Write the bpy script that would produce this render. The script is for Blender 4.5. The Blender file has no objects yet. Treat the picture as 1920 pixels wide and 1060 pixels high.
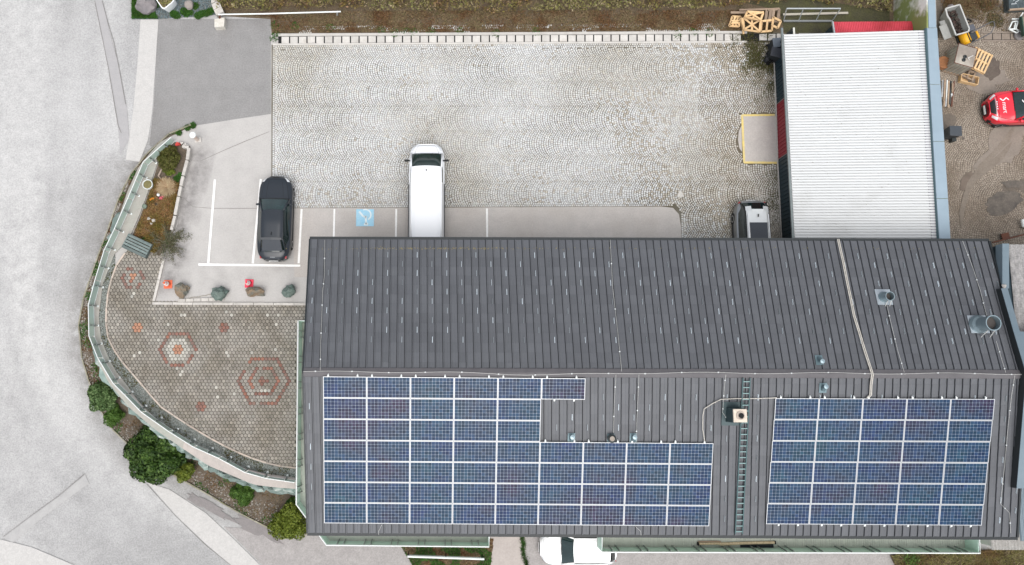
import bpy, bmesh, math, random
import numpy as np
from mathutils import Matrix, Vector, Euler
R = math.radians
random.seed(7); rng = np.random.default_rng(11)
S = bpy.context.scene
COL = S.collection

# ---------------------------------------------------------------- camera, sky, sun, exposure
F, CX, CY, TX, HC = 1450.0, 835.25, 526.7, 0.1312, 41.8
cam = bpy.data.cameras.new('camera'); camo = bpy.data.objects.new('camera', cam); COL.objects.link(camo)
camo.location = (0, 0, HC); camo.rotation_euler = (TX, 0, 0)
cam.sensor_width = 36; cam.lens = F / 1920 * 36
cam.shift_x = (960 - CX) / 1920; cam.shift_y = (CY - 530) / 1920
cam.clip_start = 1; cam.clip_end = 2000
S.camera = camo
w = bpy.data.worlds.new('World'); S.world = w; w.use_nodes = True
nt = w.node_tree; nt.nodes.clear()
sky = nt.nodes.new('ShaderNodeTexSky'); sky.sky_type = 'NISHITA'; sky.sun_disc = False
sky.sun_elevation = R(67); sky.sun_rotation = R(180); sky.dust_density = 3.0; sky.air_density = 1.0
hs = nt.nodes.new('ShaderNodeHueSaturation'); hs.inputs['Saturation'].default_value = 0.32
bg = nt.nodes.new('ShaderNodeBackground'); bg.inputs['Strength'].default_value = 0.15
wo = nt.nodes.new('ShaderNodeOutputWorld')
nt.links.new(sky.outputs[0], hs.inputs['Color']); nt.links.new(hs.outputs[0], bg.inputs['Color']); nt.links.new(bg.outputs[0], wo.inputs[0])
sl = bpy.data.lights.new('sun', 'SUN'); sl.energy = 1.5; sl.angle = R(60); sl.color = (1, .965, .92)
so = bpy.data.objects.new('sun', sl); COL.objects.link(so); so.rotation_euler = (R(23), 0, R(4)); so.location = (0, -20, 40)
S.view_settings.view_transform = 'Standard'; S.view_settings.look = 'None'
S.view_settings.gamma = 1; S.view_settings.use_curve_mapping = False
S.view_settings.exposure = 0.57
S.render.engine = 'CYCLES'; S.cycles.max_bounces = 6

# ---------------------------------------------------------------- photograph pixel -> place (ray from the camera met with a height or plane)
CT, ST = math.cos(TX), math.sin(TX)
def ray(px, py):
    a, b = (px - CX) / F, (CY - py) / F
    return Vector((a, CT * b + ST, ST * b - CT))
def P(px, py, z=0.0):
    d = ray(px, py); t = (z - HC) / d.z
    return Vector((d.x * t, d.y * t, z))
def PP(pts, z=0.0): return [P(x, y, z) for x, y in pts]
YA, YB = P(250, 270).y, P(300, 930, -2.4).y
LOW = -2.6
def zroad(x, y):
    t = min(1, max(0, (YA - y) / (YA - YB))); t = t * t * (3 - 2 * t)
    return -0.02 + (LOW + .02) * t
def G(px, py, dz=0.0):
    z = -1.0
    for _ in range(12):
        p = P(px, py, z); z = .5 * z + .5 * zroad(p.x, p.y)
    return Vector((p.x, p.y, z + dz))
def on_plane(px, py, o, n):
    d = ray(px, py); c = Vector((0, 0, HC)); t = (o - c).dot(n) / d.dot(n)
    return c + d * t

# ---------------------------------------------------------------- materials
def mat(name, c1, c2=None, scale=4, detail=6, rough=.8, metal=0, bump=0, bscale=40, isl=0, spec=.35, coords='pos',
        stretch=(1, 1, 1), c3=None, s3=.4, lo3=.45, hi3=.7, coat=0, orand=0, lo=.3, hi=.7, emit=None, fine=0, trans=0, rot=0, attrs=()):
    m = bpy.data.materials.new(name); m.use_nodes = True
    t = m.node_tree; N, L = t.nodes, t.links; b = N['Principled BSDF']
    b.inputs['Roughness'].default_value = rough; b.inputs['Metallic'].default_value = metal
    b.inputs['Specular IOR Level'].default_value = spec; b.inputs['Coat Weight'].default_value = coat
    b.inputs['Coat Roughness'].default_value = .06
    if trans: b.inputs['Alpha'].default_value = 1 - trans
    rgba = lambda c: (c[0], c[1], c[2], 1)
    b.inputs['Base Color'].default_value = rgba(c1)
    if coords == 'pos':
        g = N.new('ShaderNodeNewGeometry'); src = g.outputs['Position']
    else:
        g = N.new('ShaderNodeTexCoord'); src = g.outputs['Object']
    if stretch != (1, 1, 1) or rot:
        mp = N.new('ShaderNodeMapping'); mp.inputs['Scale'].default_value = stretch; mp.inputs['Rotation'].default_value = (0, 0, rot)
        L.new(src, mp.inputs[0]); srcs = mp.outputs[0]
    else: srcs = src
    def noise(sc, det, s=srcs):
        n = N.new('ShaderNodeTexNoise'); n.inputs['Scale'].default_value = sc; n.inputs['Detail'].default_value = det
        n.inputs['Roughness'].default_value = .62; L.new(s, n.inputs['Vector']); return n.outputs['Fac']
    def ramp(f, a, bb):
        r = N.new('ShaderNodeMapRange'); r.inputs['From Min'].default_value = a; r.inputs['From Max'].default_value = bb
        L.new(f, r.inputs['Value']); return r.outputs[0]
    def mix(f, a, c, blend='MIX'):
        x = N.new('ShaderNodeMix'); x.data_type = 'RGBA'; x.blend_type = blend
        if isinstance(f, float): x.inputs[0].default_value = f
        else: L.new(f, x.inputs[0])
        for i, v in ((6, a), (7, c)):
            if isinstance(v, tuple): x.inputs[i].default_value = rgba(v)
            else: L.new(v, x.inputs[i])
        return x.outputs[2]
    col = None
    if c2 is not None:
        col = mix(ramp(noise(scale, detail), lo, hi), c1, c2)
    if c3 is not None:
        col = mix(ramp(noise(s3, 5, src), lo3, hi3), col if col is not None else c1, c3)
    if isl or orand:
        base = col if col is not None else c1
        if isl:
            gi = N.new('ShaderNodeNewGeometry'); rv = gi.outputs['Random Per Island']; k = isl
        else:
            gi = N.new('ShaderNodeObjectInfo'); rv = gi.outputs['Random']; k = orand
        r = N.new('ShaderNodeMapRange'); r.inputs['To Min'].default_value = 1 - k; r.inputs['To Max'].default_value = 1 + k
        L.new(rv, r.inputs['Value'])
        h = N.new('ShaderNodeHueSaturation'); L.new(r.outputs[0], h.inputs['Value'])
        if isinstance(base, tuple): h.inputs['Color'].default_value = rgba(base)
        else: L.new(base, h.inputs['Color'])
        col = h.outputs[0]
    for an, ac in attrs:
        at = N.new('ShaderNodeAttribute'); at.attribute_name = an
        mu = N.new('ShaderNodeMath'); mu.operation = 'MULTIPLY'; mu.use_clamp = True
        L.new(at.outputs['Fac'], mu.inputs[0]); L.new(ramp(noise(1.7, 7, src), .22, .62), mu.inputs[1])
        col = mix(mu.outputs[0], col if col is not None else c1, ac)
    if fine:
        r = N.new('ShaderNodeMapRange'); r.inputs['From Min'].default_value = .3; r.inputs['From Max'].default_value = .7
        r.inputs['To Min'].default_value = 1 - fine; r.inputs['To Max'].default_value = 1 + fine
        L.new(noise(13, 4, src), r.inputs['Value'])
        h = N.new('ShaderNodeHueSaturation'); L.new(r.outputs[0], h.inputs['Value'])
        if col is None: h.inputs['Color'].default_value = rgba(c1)
        else: L.new(col, h.inputs['Color'])
        col = h.outputs[0]
    if col is not None: L.new(col, b.inputs['Base Color'])
    if bump:
        bp = N.new('ShaderNodeBump'); bp.inputs['Strength'].default_value = bump; bp.inputs['Distance'].default_value = .02
        L.new(noise(bscale, 4, src), bp.inputs['Height']); L.new(bp.outputs[0], b.inputs['Normal'])
    return m
def island_mix(name, cols, rough=.7, pos_scale=0.0, cpos=None, lo=.42, hi=.62, spec=.25, orand=False):
    """colours picked per loose piece (leaf, stone), optionally shifted by position patches"""
    m = bpy.data.materials.new(name); m.use_nodes = True
    t = m.node_tree; N, L = t.nodes, t.links; b = N['Principled BSDF']
    b.inputs['Roughness'].default_value = rough; b.inputs['Specular IOR Level'].default_value = spec
    if orand: g = N.new('ShaderNodeObjectInfo'); rv = g.outputs['Random']
    else: g = N.new('ShaderNodeNewGeometry'); rv = g.outputs['Random Per Island']
    r = N.new('ShaderNodeValToRGB'); e = r.color_ramp.elements
    while len(e) < len(cols): e.new(.5)
    for i, c in enumerate(cols):
        e[i].position = i / max(1, len(cols) - 1); e[i].color = (*c, 1)
    L.new(rv, r.inputs[0]); col = r.outputs[0]
    if cpos is not None:
        g2 = N.new('ShaderNodeNewGeometry')
        n = N.new('ShaderNodeTexNoise'); n.inputs['Scale'].default_value = pos_scale; n.inputs['Detail'].default_value = 4
        L.new(g2.outputs['Position'], n.inputs['Vector'])
        mr = N.new('ShaderNodeMapRange'); mr.inputs['From Min'].default_value = lo; mr.inputs['From Max'].default_value = hi
        L.new(n.outputs['Fac'], mr.inputs['Value'])
        x = N.new('ShaderNodeMix'); x.data_type = 'RGBA'; x.blend_type = 'MULTIPLY'
        L.new(mr.outputs[0], x.inputs[0]); L.new(col, x.inputs[6]); x.inputs[7].default_value = (*cpos, 1)
        col = x.outputs[2]
    L.new(col, b.inputs['Base Color']); return m

# ---------------------------------------------------------------- mesh helpers
class MB:
    def __init__(s): s.v = []; s.f = []; s.m = []; s.cur = 0
    def add(s, vs, fs):
        o = len(s.v); s.v += [tuple(v) for v in vs]
        for f in fs: s.f.append(tuple(i + o for i in f)); s.m.append(s.cur)
        return s
    def box(s, c, d, rz=0.0, rot=None):
        x, y, z = d[0] / 2, d[1] / 2, d[2] / 2
        M_ = (rot if rot is not None else Matrix.Rotation(rz, 3, 'Z')); c = Vector(c)
        vs = [c + M_ @ Vector(p) for p in ((-x,-y,-z),(x,-y,-z),(x,y,-z),(-x,y,-z),(-x,-y,z),(x,-y,z),(x,y,z),(-x,y,z))]
        return s.add(vs, [(3,2,1,0),(4,5,6,7),(0,1,5,4),(1,2,6,5),(2,3,7,6),(3,0,4,7)])
    def bar(s, a, b, wd, ht, up=(0, 0, 1)):
        a, b = Vector(a), Vector(b); d = (b - a); l = d.length; d.normalize(); u = Vector(up)
        sd = d.cross(u)
        if sd.length < 1e-4: sd = d.cross(Vector((1, 0, 0)))
        sd.normalize(); u = sd.cross(d)
        return s.box((a + b) / 2, (wd, l, ht), rot=Matrix((sd, d, u)).transposed())
    def prism(s, poly, z0, z1):
        """poly: list of Vector/tuple (x, y); z0/z1 numbers or lists"""
        n = len(poly); ar = sum(poly[i][0] * poly[(i+1) % n][1] - poly[(i+1) % n][0] * poly[i][1] for i in range(n))
        if ar < 0: poly = poly[::-1]; z0 = z0[::-1] if isinstance(z0, list) else z0; z1 = z1[::-1] if isinstance(z1, list) else z1
        g = lambda z, i: z[i] if isinstance(z, list) else z
        vs = [(p[0], p[1], g(z0, i)) for i, p in enumerate(poly)] + [(p[0], p[1], g(z1, i)) for i, p in enumerate(poly)]
        return s.add(vs, [tuple(range(n - 1, -1, -1)), tuple(range(n, 2 * n))] + [(i, (i+1) % n, n + (i+1) % n, n + i) for i in range(n)])
    def sheet(s, pts):
        n = len(pts); ar = sum(pts[i][0] * pts[(i+1) % n][1] - pts[(i+1) % n][0] * pts[i][1] for i in range(n))
        if ar < 0: pts = pts[::-1]
        return s.add(pts, [tuple(range(n))])
    def tube(s, path, r, n=6, cap=True):
        path = [Vector(p) for p in path]; k = len(path); rr = r if isinstance(r, list) else [r] * k; vs = []
        for i, p in enumerate(path):
            d = (path[min(i+1, k-1)] - path[max(i-1, 0)]).normalized()
            a = d.cross(Vector((0, 0, 1)));
            if a.length < 1e-3: a = Vector((1, 0, 0))
            a.normalize(); b = d.cross(a)
            vs += [p + (a * math.cos(2*math.pi*j/n) + b * math.sin(2*math.pi*j/n)) * rr[i] for j in range(n)]
        fs = [(i*n + j, i*n + (j+1) % n, (i+1)*n + (j+1) % n, (i+1)*n + j) for i in range(k-1) for j in range(n)]
        if cap: fs += [tuple(range(n-1, -1, -1)), tuple(range((k-1)*n, k*n))]
        return s.add(vs, fs)
    def lathe(s, prof, c=(0, 0, 0), n=14, M_=None, cap=True):
        c = Vector(c); vs = []
        for r, z in prof:
            for j in range(n):
                v = Vector((r * math.cos(2*math.pi*j/n), r * math.sin(2*math.pi*j/n), z))
                vs.append(c + (M_ @ v if M_ is not None else v))
        k = len(prof)
        fs = [(i*n + j, i*n + (j+1) % n, (i+1)*n + (j+1) % n, (i+1)*n + j) for i in range(k-1) for j in range(n)]
        if cap and prof[0][0] > 1e-4: fs.append(tuple(range(n-1, -1, -1)))
        if cap and prof[-1][0] > 1e-4: fs.append(tuple(range((k-1)*n, k*n)))
        return s.add(vs, fs)
    def grid(s, rows):
        nr, nc = len(rows), len(rows[0]); vs = [v for r in rows for v in r]
        return s.add(vs, [(i*nc + j, i*nc + j+1, (i+1)*nc + j+1, (i+1)*nc + j) for i in range(nr-1) for j in range(nc-1)])
    def mesh(s, name, mats, smooth=False):
        me = bpy.data.meshes.new(name); me.from_pydata(s.v, [], s.f)
        for m in (mats if isinstance(mats, (list, tuple)) else [mats]): me.materials.append(m)
        if len(me.materials) > 1:
            me.polygons.foreach_set('material_index', s.m)
        if smooth: me.polygons.foreach_set('use_smooth', [True] * len(me.polygons))
        me.update(); return me
    def build(s, name, mats, parent=None, local=False, smooth=False, kind=None, bevel=0, auto=False):
        o = put(name, s.mesh(name, mats, smooth), parent, None, local, kind)
        if bevel:
            b = o.modifiers.new('bevel', 'BEVEL'); b.width = bevel; b.segments = 2; b.limit_method = 'ANGLE'
        return o
WM = {}
def put(name, me, parent=None, M_=None, local=False, kind=None):
    """link one object; M_ is its place in the world (or in its parent when local)"""
    o = bpy.data.objects.new(name, me); COL.objects.link(o)
    M_ = M_ if M_ is not None else Matrix.Identity(4)
    if parent is not None:
        o.parent = parent
        if not local: o.matrix_parent_inverse = WM[parent.name].inverted()
    o.matrix_basis = M_
    WM[o.name] = (WM[parent.name] @ M_ if (parent is not None and local) else M_.copy())
    if kind: o['kind'] = kind
    return o
def thing(name, label, cat, loc=(0, 0, 0), rz=0.0, group=None, sc=1.0):
    o = bpy.data.objects.new(name, None); COL.objects.link(o); o.empty_display_size = .3
    o.matrix_basis = Matrix.Translation(Vector(loc)) @ Matrix.Rotation(rz, 4, 'Z') @ Matrix.Scale(sc, 4)
    WM[o.name] = o.matrix_basis.copy(); o['label'] = label; o['category'] = cat
    if group: o['group'] = group
    return o
def tag(o, label, cat, group=None):
    o['label'] = label; o['category'] = cat
    if group: o['group'] = group
    return o
def struct(o, kind='structure'): o['kind'] = kind; return o
def np_mesh(name, V, Fq, mats, mi=None, smooth=False):
    me = bpy.data.meshes.new(name); n, k = len(Fq), Fq.shape[1]
    me.vertices.add(len(V)); me.vertices.foreach_set('co', np.asarray(V, dtype=np.float32).ravel())
    me.loops.add(n * k); me.loops.foreach_set('vertex_index', Fq.astype(np.int32).ravel())
    me.polygons.add(n); me.polygons.foreach_set('loop_start', np.arange(n, dtype=np.int32) * k)
    for m in (mats if isinstance(mats, (list, tuple)) else [mats]): me.materials.append(m)
    if mi is not None: me.polygons.foreach_set('material_index', mi.astype(np.int32))
    if smooth: me.polygons.foreach_set('use_smooth', np.ones(n, dtype=bool))
    me.update(calc_edges=True); me.validate(); return me
def inpoly(x, y, poly):
    c = np.zeros(len(x), bool); n = len(poly)
    for i in range(n):
        x1, y1 = poly[i][0], poly[i][1]; x2, y2 = poly[(i+1) % n][0], poly[(i+1) % n][1]
        if y1 == y2: continue
        c ^= ((y1 > y) != (y2 > y)) & (x < (x2 - x1) * (y - y1) / (y2 - y1) + x1)
    return c
def leaves(pts, nrm, size, jit=.6, aspect=.5):
    """leaf-sized bent quads at pts, roughly facing nrm"""
    n = len(pts); nn = nrm + rng.normal(0, jit, (n, 3)); nn /= np.linalg.norm(nn, axis=1)[:, None] + 1e-9
    a = np.cross(nn, rng.normal(0, 1, (n, 3))); a /= np.linalg.norm(a, axis=1)[:, None] + 1e-9
    b = np.cross(nn, a); s = (size * rng.uniform(.6, 1.4, n))[:, None]
    V = np.stack([pts - a*s, pts - b*s*aspect + nn*s*.15, pts + a*s, pts + b*s*aspect + nn*s*.15], 1).reshape(-1, 3)
    return V, np.arange(4 * n).reshape(n, 4)
def blades(pts, h, wd, lean=.5):
    """thin upright blades (grass, dry twigs)"""
    n = len(pts); a = rng.uniform(0, 2*np.pi, n); d = np.stack([np.cos(a), np.sin(a), np.zeros(n)], 1)
    l = rng.normal(0, lean, (n, 3)); l[:, 2] = 1; l /= np.linalg.norm(l, axis=1)[:, None]
    hh = (h * rng.uniform(.5, 1.4, n))[:, None]
    V = np.stack([pts - d*wd, pts + d*wd, pts + l*hh + d*wd*.3, pts + l*hh - d*wd*.3], 1).reshape(-1, 3)
    return V, np.arange(4 * n).reshape(n, 4)
def merge(parts):
    Vs, Fs, o = [], [], 0
    for V, Fq in parts: Vs.append(V); Fs.append(Fq + o); o += len(V)
    return np.concatenate(Vs), np.concatenate(Fs)
def scatter(poly, n):
    xs = [p[0] for p in poly]; ys = [p[1] for p in poly]; X = np.zeros(0); Y = np.zeros(0)
    while len(X) < n:
        x = rng.uniform(min(xs), max(xs), 2*n); y = rng.uniform(min(ys), max(ys), 2*n); k = inpoly(x, y, poly)
        X = np.concatenate([X, x[k]]); Y = np.concatenate([Y, y[k]])
    return X[:n], Y[:n]
def rock(name, c, size, mats, parent=None, seed=0, sub=3, rough=.22, rz=0, facets=5):
    """angular weathered rock: an icosphere cut by random planes and roughened"""
    r = np.random.default_rng(seed); bm = bmesh.new(); bmesh.ops.create_icosphere(bm, subdivisions=sub, radius=1)
    cuts = []
    for _ in range(facets * 3):
        n = r.normal(0, 1, 3); n /= np.linalg.norm(n); cuts.append((n, r.uniform(.62, .92)))
    from mathutils import noise
    for v in bm.verts:
        p = np.array(v.co)
        for n, d in cuts:
            e = p @ n - d
            if e > 0: p = p - n * e * .9
        q = Vector(p); q *= 1 + rough * (noise.noise(q * 2.2 + Vector((seed, 0, 0)))) + rough * .4 * noise.noise(q * 6 + Vector((0, seed, 0)))
        v.co = q
    M_ = Matrix.Translation(Vector(c)) @ Matrix.Rotation(rz, 4, 'Z') @ Matrix.Diagonal((size[0], size[1], size[2], 1))
    bm.transform(M_); me = bpy.data.meshes.new(name); bm.to_mesh(me); bm.free()
    me.materials.append(mats)
    return put(name, me, parent)
# ---------------------------------------------------------------- materials of the place
m_road = mat('road_asphalt', (.310,.307,.303), (.268,.266,.263), 1.0, 8, .9, bump=.25, bscale=60, c3=(.40,.397,.392), s3=.12, lo3=.42, hi3=.66, fine=.2, attrs=(('track', (.43,.426,.418)), ('dirt', (.16,.152,.145))))
m_strip = mat('pale_concrete_strip', (.47,.458,.44), (.42,.41,.395), 2.5, 6, .9, bump=.2, fine=.1)
m_dark = mat('grey_asphalt', (.245,.24,.235), (.21,.206,.202), 1.2, 8, .9, bump=.3, bscale=70, fine=.16, c3=(.165,.157,.15), s3=.25, lo3=.5, hi3=.8)
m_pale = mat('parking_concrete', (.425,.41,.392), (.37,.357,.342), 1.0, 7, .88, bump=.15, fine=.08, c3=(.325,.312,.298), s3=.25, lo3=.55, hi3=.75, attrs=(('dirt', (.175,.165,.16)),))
m_bay = mat('bay_concrete', (.45,.422,.395), (.39,.366,.345), 1.4, 7, .9, bump=.15, fine=.09, c3=(.38,.35,.32), s3=.3)
m_patch = mat('old_patch', (.23,.21,.205), (.19,.178,.175), 1.6, 8, .92, fine=.1, bump=.2)
m_lower = mat('lower_yard_asphalt', (.335,.315,.305), (.27,.255,.247), 2.0, 8, .92, bump=.3, bscale=60, fine=.16)
m_drive = mat('drive_concrete', (.40,.36,.335), (.35,.315,.293), 1.6, 6, .9, fine=.08)
m_bed = mat('cobble_bed', (.30,.29,.27), (.19,.18,.16), .5, 6, .95, c3=(.10,.088,.06), s3=.16, lo3=.44, hi3=.62, bump=.4)
m_yardbed = mat('yard_dirt', (.155,.13,.107), (.11,.092,.075), .8, 8, .95, c3=(.24,.20,.165), s3=.25, lo3=.5, hi3=.75, bump=.6, fine=.2)
m_soil = mat('bank_soil', (.135,.098,.066), (.095,.075,.045), 1.5, 8, .95, bump=.8, fine=.3)
m_bedsoil = mat('planting_soil', (.13,.10,.075), (.085,.07,.05), 2.5, 8, .95, bump=.8, fine=.3)
m_dust = mat('dry_dirt', (.235,.20,.168), (.19,.162,.137), 1.0, 8, .95, bump=.3, fine=.12)
m_oil = mat('oil_stain', (.075,.066,.058), (.15,.128,.106), 1.5, 8, .8, fine=.2)
m_white = mat('white_road_paint', (.80,.80,.78), (.68,.67,.65), 3, 8, .8, fine=.05)
m_blue = mat('pale_blue_road_paint', (.27,.52,.68), (.36,.56,.66), 3, 8, .8, fine=.06)
m_yellow = mat('yellow_road_paint', (.72,.55,.16), (.52,.44,.24), 4, 8, .8, fine=.08)
m_kerb = mat('kerb_stone', (.50,.475,.44), (.38,.36,.33), 4, 7, .9, bump=.3, fine=.08, orand=.08)
m_drain = mat('drain_block', (.53,.51,.475), (.44,.42,.39), 3, 7, .9, bump=.3, fine=.05, orand=.10, c3=(.40,.37,.33), s3=1.1, lo3=.58, hi3=.75)
m_black = mat('black_void', (.012,.012,.012), rough=.9)
m_cap = mat('wall_cap_concrete', (.37,.345,.315), (.30,.29,.26), 2.5, 7, .9, bump=.2, fine=.08, c3=(.31,.33,.29), s3=.6)
m_ledge = mat('pink_ledge_concrete', (.42,.372,.345), (.35,.315,.295), 3, 7, .9, fine=.08)
m_gravelbase = mat('dark_gravel_base', (.16,.17,.155), (.11,.118,.108), 6, 6, .95, bump=.6, fine=.3)
m_joint = mat('dark_joint', (.085,.075,.062), (.055,.055,.04), 2, 6, .95)
m_joint2 = mat('crack_filler', (.20,.19,.18), rough=.95)
m_green = mat('pale_green_sheet', (.50,.70,.60), (.45,.62,.53), 1.5, 5, .5, coords='pos', spec=.4, fine=.03)
m_greenp = mat('glass_green_panel', (.42,.56,.51), (.47,.55,.46), .9, 4, .3, spec=.5, orand=.12)
m_rail = mat('white_rail_paint', (.66,.69,.68), rough=.4)
m_deck = mat('grey_green_deck', (.48,.505,.445), (.42,.45,.395), 2, 6, .8, fine=.06, isl=.05)
m_dsteel = mat('dark_steel', (.04,.045,.045), rough=.5, metal=.4)
m_galv = mat('galvanised_steel', (.58,.61,.62), (.48,.51,.52), 3, 5, .42, metal=.5)
m_slate = mat('slate_blue_sheet', (.16,.205,.235), (.13,.175,.205), 1.3, 5, .45, metal=.2)
m_capblue = mat('pale_blue_cap_sheet', (.30,.38,.44), (.26,.335,.39), .8, 5, .4, metal=.25)
m_wallc = mat('house_wall_render', (.55,.55,.50), (.5,.5,.45), 2, 6, .9)
m_roofN = mat('charcoal_roof_sheet', (.092,.097,.106), (.080,.084,.093), .7, 6, .5, spec=.35, orand=.09, fine=.04)
m_roofbase = mat('charcoal_roof_underlay', (.022,.024,.028), rough=.7)
m_ridge = mat('charcoal_ridge_cap', (.105,.10,.105), (.085,.08,.085), 2, 6, .55)
m_gut = mat('black_gutter', (.02,.024,.026), rough=.45)
m_wire = mat('pale_wire', (.46,.46,.44), rough=.5)
m_cable = mat('cream_cable', (.56,.53,.47), (.40,.375,.335), 5, 4, .6)
m_guard = mat('snow_guard_metal', (.42,.47,.50), rough=.5, metal=.2, orand=.6)
m_alu = mat('panel_aluminium', (.50,.51,.52), rough=.4, metal=.3)
m_back = mat('panel_backsheet', (.23,.28,.36), rough=.25, spec=.4)
m_cell = mat('solar_cell', (.016,.029,.082), (.017,.052,.074), .9, 4, .22, spec=.09, isl=.3, c3=(.030,.025,.052), s3=.45, lo3=.48, hi3=.66)
m_wroof = mat('white_roof_sheet', (.585,.597,.597), (.55,.56,.558), .6, 6, .5, spec=.25, stretch=(.12,1.3,1), c3=(.48,.485,.475), s3=.35, lo3=.56, hi3=.8)
m_teal = mat('dark_teal_cladding', (.018,.035,.045), rough=.5)
m_redw = mat('dark_red_cladding', (.24,.022,.032), (.19,.018,.028), 2, 5, .5)
m_redr = mat('red_roof_sheet', (.66,.085,.115), (.58,.065,.09), 1.5, 6, .5, c3=(.36,.035,.04), s3=.5)
m_wwall = mat('mossy_white_wall', (.85,.84,.79), (.78,.77,.71), 1.6, 6, .9, c3=(.23,.26,.09), s3=.5, lo3=.45, hi3=.58)
m_wood = mat('pale_pallet_wood', (.66,.46,.25), (.55,.36,.18), 5, 5, .75, orand=.14)
m_wood2 = mat('weathered_wood', (.30,.22,.155), (.22,.165,.12), 5, 5, .8, orand=.2)
m_corr = mat('fibre_cement_sheet', (.33,.32,.31), (.17,.165,.165), 6, 8, .9, fine=.25, bump=.3, stretch=(1,.5,1))
m_corrold = mat('lichen_fibre_cement', (.36,.35,.33), (.25,.24,.225), 5, 8, .9, fine=.2)
m_rust = mat('rusty_steel', (.14,.055,.03), (.09,.04,.03), 5, 6, .8)
m_stone = mat('green_wall_stone', (.21,.265,.24), (.13,.18,.165), 3, 8, .75, bump=.6, bscale=14, orand=.28, c3=(.38,.41,.38), s3=1.4, lo3=.52, hi3=.66)
m_boulderg = mat('green_boulder', (.085,.12,.105), (.15,.185,.165), 3.0, 8, .8, bump=.7, bscale=16, lo=.4, hi=.62)
m_boulderb = mat('brown_boulder', (.20,.145,.095), (.13,.135,.115), 1.8, 8, .8, bump=.7, bscale=16, lo=.42, hi=.58)
m_boulderk = mat('grey_boulder', (.22,.20,.20), (.17,.16,.165), 2.5, 8, .85, bump=.6, bscale=12)
m_glass = mat('dark_car_glass', (.006,.014,.014), rough=.04, spec=.6, coat=.4)
m_tint = mat('teal_windscreen', (.014,.034,.034), (.008,.02,.02), 2.5, 3, .05, spec=.6, coat=.4)
m_tyre = mat('tyre_rubber', (.02,.02,.02), rough=.85)
m_rim = mat('alloy_rim', (.45,.46,.47), rough=.3, metal=.8)
m_trim = mat('black_trim', (.014,.015,.016), rough=.45)
m_seam = mat('panel_gap', (.01,.01,.011), rough=.8)
m_lens = mat('lamp_lens', (.62,.64,.66), rough=.08, spec=.6, coat=.5)
m_tail = mat('tail_lamp_lens', (.30,.012,.016), rough=.15, spec=.6, coat=.4)
m_plate = mat('number_plate_white', (.75,.75,.74), rough=.5)
leafcols = lambda a: [tuple(c) for c in a]
m_lf_dark = island_mix('dark_green_leaves', [(.016,.040,.006),(.042,.088,.014),(.085,.14,.028)], .6, 2.6, (.45,.5,.42))
m_lf_blue = island_mix('mid_green_leaves', [(.040,.085,.022),(.085,.145,.048),(.14,.205,.08)], .6)
m_lf_fresh = island_mix('fresh_green_leaves', [(.028,.070,.009),(.058,.118,.018),(.095,.165,.032)], .6)
m_lf_yel = island_mix('yellow_green_leaves', [(.058,.085,.008),(.111,.146,.016),(.169,.195,.029)], .6)
m_hedge = island_mix('brown_olive_leaves', [(.065,.047,.033),(.177,.136,.077),(.224,.201,.059),(.153,.165,.050),(.354,.283,.177)], .75, .55, (.74,.55,.50), .45, .6)
m_dry = island_mix('dry_grass', [(.105,.065,.038),(.19,.125,.072),(.13,.12,.05),(.25,.18,.115)], .8, .8, (.75,.55,.45))
m_heath = island_mix('rusty_heather', [(.168,.066,.030),(.264,.120,.054),(.204,.150,.036),(.360,.228,.120),(.120,.102,.036)], .8, .9, (.6,.75,.4))
m_grass = island_mix('short_grass', [(.016,.065,.010),(.039,.124,.016),(.072,.169,.026)], .7, 2.0, (.8,.7,.6))
m_moss = island_mix('weedy_moss', [(.05,.045,.02),(.085,.075,.03),(.07,.085,.02),(.11,.085,.045)], .85)
m_twig = island_mix('pale_twigs', [(.22,.20,.16),(.33,.30,.25),(.14,.13,.10)], .8)
m_grav = island_mix('grey_green_gravel', [(.15,.17,.155),(.24,.265,.245),(.37,.39,.37),(.17,.16,.14)], .8)
m_gravb = island_mix('blue_grey_gravel', [(.07,.10,.11),(.12,.16,.175),(.19,.235,.25),(.10,.11,.11)], .8)
m_cobA = island_mix('pale_granite', [(.49,.50,.505),(.54,.55,.548),(.585,.59,.585),(.47,.478,.485),(.56,.545,.51)], .75, .13, (.84,.81,.75), .44, .62)
m_cobB = island_mix('brown_granite', [(.235,.198,.160),(.285,.243,.198),(.32,.276,.228),(.26,.22,.176)], .8, .35, (.70,.66,.62), .46, .64)

# ---------------------------------------------------------------- ground
bm_ = MB()
xs = [-300,-120,-60] + list(np.arange(-34, -6, .4)) + [v*1.0 for v in range(-6, 46)] + [60,120,300]; ys = [-300,-120,-60,-40] + list(np.arange(-24, 30, .4)) + [30,45,60,120,300]
bm_.grid([[(x, y, zroad(x, y)) for x in xs] for y in ys])
ro = bm_.build('road', m_road, smooth=True); struct(ro)
from mathutils import noise as _mn
EDGE = [(372,236),(318,252),(276,290),(246,328),(224,372),(204,430),(180,495),(158,560),(149,610),(155,672),(168,715),(190,770),(212,805),(250,842),(300,876),(352,905),(400,932),(450,962),(505,990),(560,1002),(640,1012)]
ed = [G(x, y).xy for x, y in EDGE]
def seg_d(p):
    m = 99
    for a, c_ in zip(ed[:-1], ed[1:]):
        d = c_-a; t = max(0, min(1, (p-a).dot(d)/d.dot(d))); m = min(m, (p-a-d*t).length)
    return m
cT = P(560,520).xy; dv, tv = [], []
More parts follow.
